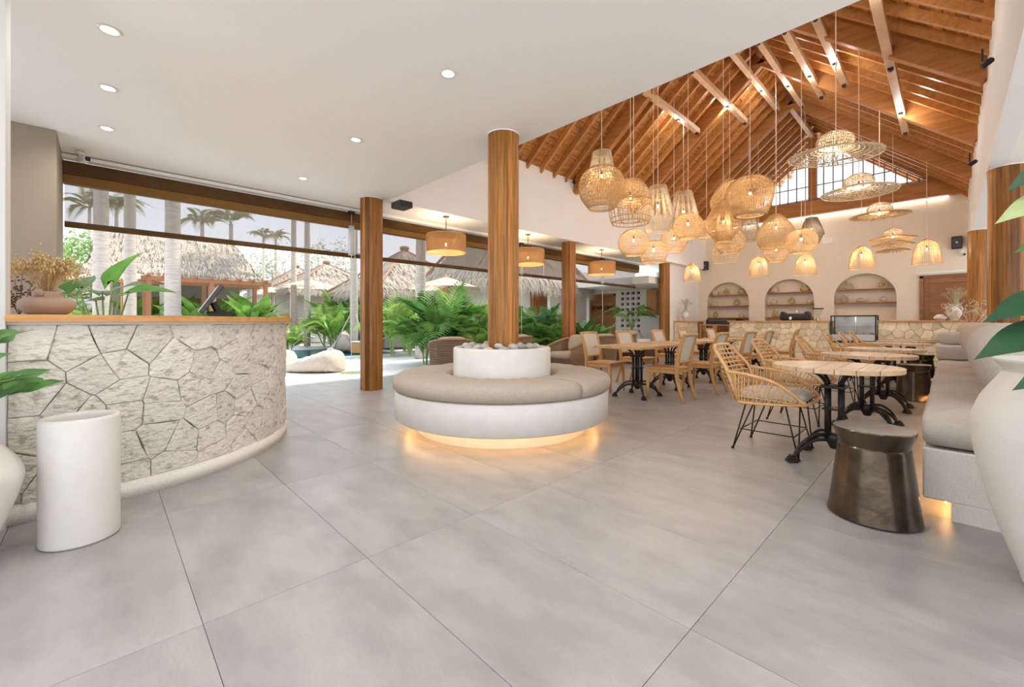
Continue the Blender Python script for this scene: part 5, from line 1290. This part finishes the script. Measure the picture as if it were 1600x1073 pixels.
palm(459, 20, .12, 8, 'slim staked palm trunk left of the pair by the loungers', crown=2, stakes=True); palm(480, 18.5, .12, 8, 'slim staked palm trunk behind the middle parasol', crown=2, stakes=True)
palm(553, 15, .125, 8, 'staked palm trunk left of the first column', crown=2, stakes=True); palm(657, 12.3, .14, 8, 'slightly leaning pale palm trunk right of the first column', lean=.25, crown=2)
# trees and hill
def tree(x, d, zc, rx, rz_, n, lab, m='tree_leaf', trunk=True, lsize=.16):
    o = thing('garden_tree', lab, 'tree', og(x, d, 0), group='trees beyond the garden'); b = MB(); tw = MB()
    bl = [(Vector((random.gauss(0, .4)*rx, random.gauss(0, .4)*rx, random.gauss(0, .38)*rz_)), random.uniform(.25, .5)) for _ in range(14)]
    for i in range(n):
        c, s_ = random.choice(bl); p = c+Vector((random.gauss(0, 1), random.gauss(0, 1), random.gauss(0, .8)))*s_*rx*.5
        u = Vector((random.uniform(-1, 1), random.uniform(-1, 1), random.uniform(-1, 1))).normalized()*lsize; v = u.orthogonal().normalized()*lsize*.45
        p += Vector((0, 0, zc)); b.add([p-u, p+v, p+u, p-v], [(0, 1, 2, 3)])
    q = b.build('foliage', m, o); q['kind'] = 'stuff'
    tw.tube([(0, 0, 0), (.1, 0, zc*.6), (0, 0, zc)], [.12, .09, .05], 7)
    for c, s_ in bl: tw.tube([(0, 0, zc*.55), (c.x*.5, c.y*.5, zc*.75+c.z*.3), (c.x, c.y, c.z+zc)], [.05, .03, .012], 4)
    tw.build('branches', 'twig', o)
tree(112, 24, 3.6, 2.6, 2.2, 3200, 'bushy pale green tree beside the beige pier'); tree(95, 30, 5, 3, 2.4, 2200, 'bushy tree behind the pale green one')
mat('leaf_sparse', (.36, .38, .26), .8, col2=(.46, .47, .36), scale=2)
for k, (x, d) in enumerate(((425, 42), (445, 46), (487, 44), (512, 40), (540, 43), (395, 48))):
    tree(x, d, 6.6+.4*(k % 3), 2.6, 2.4, 420, 'sparse airy tree on the skyline, '+['behind the thin palms', 'left of the staked trunk', 'between the staked trunks', 'behind the middle villa', 'left of the first column', 'behind the hut ridge'][k], 'leaf_sparse', lsize=.2)
b = MB(); vs = []; fs = []; nx = 60; ny = 10
for j in range(ny+1):
    for i in range(nx+1):
        u = i/nx; v = j/ny; p = at_d(-300+u*900, HOR, 60+v*40); hz = (math.sin(PI*v)**.8)*(9*math.exp(-((u-.38)/.13)**2)+14*math.exp(-((u-.12)/.25)**2)+6*math.exp(-((u-.7)/.1)**2))*(.85+.15*math.sin(i*1.7+j))
        vs.append((p.x, p.y, hz-.3))
for j in range(ny):
    for i in range(nx): a = j*(nx+1)+i; fs.append((a, a+1, a+nx+2, a+nx+1))
struct(b.add(vs, fs).build('hill', 'hill', None, True), 'wooded hills behind the garden')
# --- thatched villas
def thatch(o, cx, cy, hx, hy, ze, za, ridge=None, dens=1.0, caps=True):
    """hip roof with a shaggy skin: a body, tufts and orange hip caps (local coordinates)"""
    rx, ry = (max(0, hx-hy), 0) if hx >= hy else (0, max(0, hy-hx))
    if ridge is not None: rx = ridge
    cor = [(cx-hx, cy-hy), (cx+hx, cy-hy), (cx+hx, cy+hy), (cx-hx, cy+hy)]; top = [(cx-rx, cy-ry), (cx+rx, cy-ry), (cx+rx, cy+ry), (cx-rx, cy+ry)]
    b = MB(); n = 8
    for s_ in range(4):
        A, B, Ct, Dt = Vector((*cor[s_], ze)), Vector((*cor[(s_+1) % 4], ze)), Vector((*top[(s_+1) % 4], za)), Vector((*top[s_], za))
        vs = []; fs = []; m_ = 16
        for j in range(n+1):
            for i in range(m_+1):
                u = i/m_; v = j/n; p = (A*(1-u)+B*u)*(1-v)+(Dt*(1-u)+Ct*u)*v; p.z += .04*math.sin(i*2.1+j*1.3)-.10*math.sin(PI*v); vs.append(p)
        for j in range(n):
            for i in range(m_): a = j*(m_+1)+i; fs.append((a, a+1, a+m_+2, a+m_+1))
        b.add(vs, fs); b.add([A, B, B-Vector((0, 0, .22)), A-Vector((0, 0, .22))], [(0, 1, 2, 3)])
    b.add([Vector((*c, ze-.2)) for c in cor], [(0, 1, 2, 3)])
    b.build('thatch_body', 'thatch', o)
    tf = MB()
    for s_ in range(4):
        A, B, Ct, Dt = Vector((*cor[s_], ze)), Vector((*cor[(s_+1) % 4], ze)), Vector((*top[(s_+1) % 4], za)), Vector((*top[s_], za)); L = (B-A).length
        dn = ((A+B)/2-(Ct+Dt)/2).normalized(); al = (B-A).normalized(); nr = al.cross(dn); nr = nr if nr.z > 0 else -nr
        for k in range(int(L*260*dens)):
            v = 0 if random.random() < .55 else random.random()**1.3*.95; u = random.random(); p = (A*(1-u)+B*u)*(1-v)+(Dt*(1-u)+Ct*u)*v
            l_ = random.uniform(.25, .5); w_ = random.uniform(.012, .03)
            e = p+dn*l_*(.45 if v == 0 else .9)+al*random.uniform(-.12, .12)+(Vector((0, 0, -l_*.7)) if v == 0 else nr*.06)
            p = p+nr*.03-dn*.1; tf.add([p-al*w_+nr*.02, p+al*w_+nr*.02, e], [(0, 1, 2)])
    q = tf.build('thatch_tufts', 'thatch_tip', o); q['kind'] = 'stuff'
    if caps:
        for s_ in range(4): MB().tube([Vector((*cor[s_], ze+.06)), Vector((*top[s_], za+.05))], .055, 8).build('hip_cap', 'cap_brown', o)
        MB().super((cx, cy, za+.12), (.2+rx, .2+ry, .1), .6, .6, 14, 8).build('finial', 'cap_brown', o)
def villa(x, d, half, ze, za, lab, wall='villa_wall', zgr=0):
    o = thing('thatched_villa', lab, 'villa', og(x, d, 0), group='thatched garden villas'); w = half-.6
    MB().box((-w, -w, 0), (w, w, ze)).build('wall', wall, o); thatch(o, 0, 0, half, half, ze, za)
    for sx, sy in ((-1, -1), (0, -1), (1, -1), (-1, 0), (-1, 1)): MB().tube([(sx*(half-.15), sy*(half-.15), 0), (sx*(half-.15), sy*(half-.15), ze)], .055, 8).build('post', 'villa_white', o)
    return o
villa(632, 20, 2.7, 2.35, 4.42, 'thatched villa behind the leaning palm trunk')
v5 = villa(787, 16.4, 2.45, 2.35, 6.0, 'thatched white villa with timber door behind the middle drum lamp', 'villa_white')
pd = at_Y(841, 503, v5.location.y-1.85); dx = pd.x-v5.location.x
MB().box((dx-.42, -1.95, 0), (dx+.42, -1.87, 2.12), .005).build('door_frame', 'pergola_wood', v5); MB().box((dx-.34, -1.97, 0), (dx+.34, -1.94, 2.04), .004).build('door', 'door_dark', v5)
for q in (-.95, .75): MB().box((dx+q-.08, -1.93, 1.0), (dx+q+.08, -1.89, 1.6)).build('wall_niche', 'screen_grey', v5)
villa(510, 26, 3, 2.8, 4.6, 'thatched villa behind the middle parasol'); villa(464, 33, 3, 3.1, 5.3, 'thatched villa farthest away in the row'); villa(720, 27, 3, 2.4, 5.0, 'thatched villa behind the large parasol')
# open hut with pergola on the left
YH = 21.5; xa, xb = at_Y(128, 440, YH).x, at_Y(410, 440, YH).x
hut = thing('thatched_hut', 'long thatched hut behind the pergola at the left', 'villa', (0, 0, 0)); thatch(hut, (xa+xb)/2, YH+2.6, (xb-xa)/2, 2.6, 2.95, 4.9, ridge=(xb-xa)/2-.7, dens=1.2, caps=False)
MB().box((xa+.6, YH+1.4, 0), (xb-.6, YH+4.6, 2.95)).build('wall', 'villa_wall', hut)
for q in (.12, .4, .68, .93): MB().tube([(xa+(xb-xa)*q, YH+.25, 0), (xa+(xb-xa)*q, YH+.25, 2.9)], .14, 10).build('post', 'villa_white', hut)
for q in (.3, .55, .8): MB().box((xa+(xb-xa)*q-.5, YH+1.36, .9), (xa+(xb-xa)*q+.5, YH+1.41, 2.1), .01).build('shutter', 'pergola_wood', hut)
YP = 19.2; pa, pb = at_Y(232, 437, YP).x, at_Y(415, 440, YP).x
pg = thing('pergola', 'brown timber pergola in front of the thatched hut', 'pergola', (0, 0, 0))
for y in (YP, YP+1.7): MB().box((pa-.2, y-.07, 2.5), (pb+.2, y+.07, 2.66), .006).build('beam', 'pergola_wood', pg)
for i in range(9): x = pa+(pb-pa)*i/8; MB().box((x-.04, YP-.2, 2.66), (x+.04, YP+1.9, 2.74)).build('slat', 'pergola_wood', pg)
for x in (pa, (pa+pb)/2, pb):
    for y in (YP, YP+1.7): MB().box((x-.07, y-.07, 0), (x+.07, y+.07, 2.5), .006).build('post', 'pergola_wood', pg)
struct(MB().box((-30, 30, 0), (40, 30.3, 2.2)).build('wall_garden', 'villa_wall'), 'grey garden boundary wall')
for k, (x, d) in enumerate(((552, 8.9),)):
    o = tag(MB().lathe([(0, .004), (.2, .006), (.27, -.004)], 24).build('grass_patch', 'grass', None, False, og(x, d, 0)), ['round grass patch on the terrace left of the first column', 'round grass patch on the terrace right behind the first column'][k], 'grass')
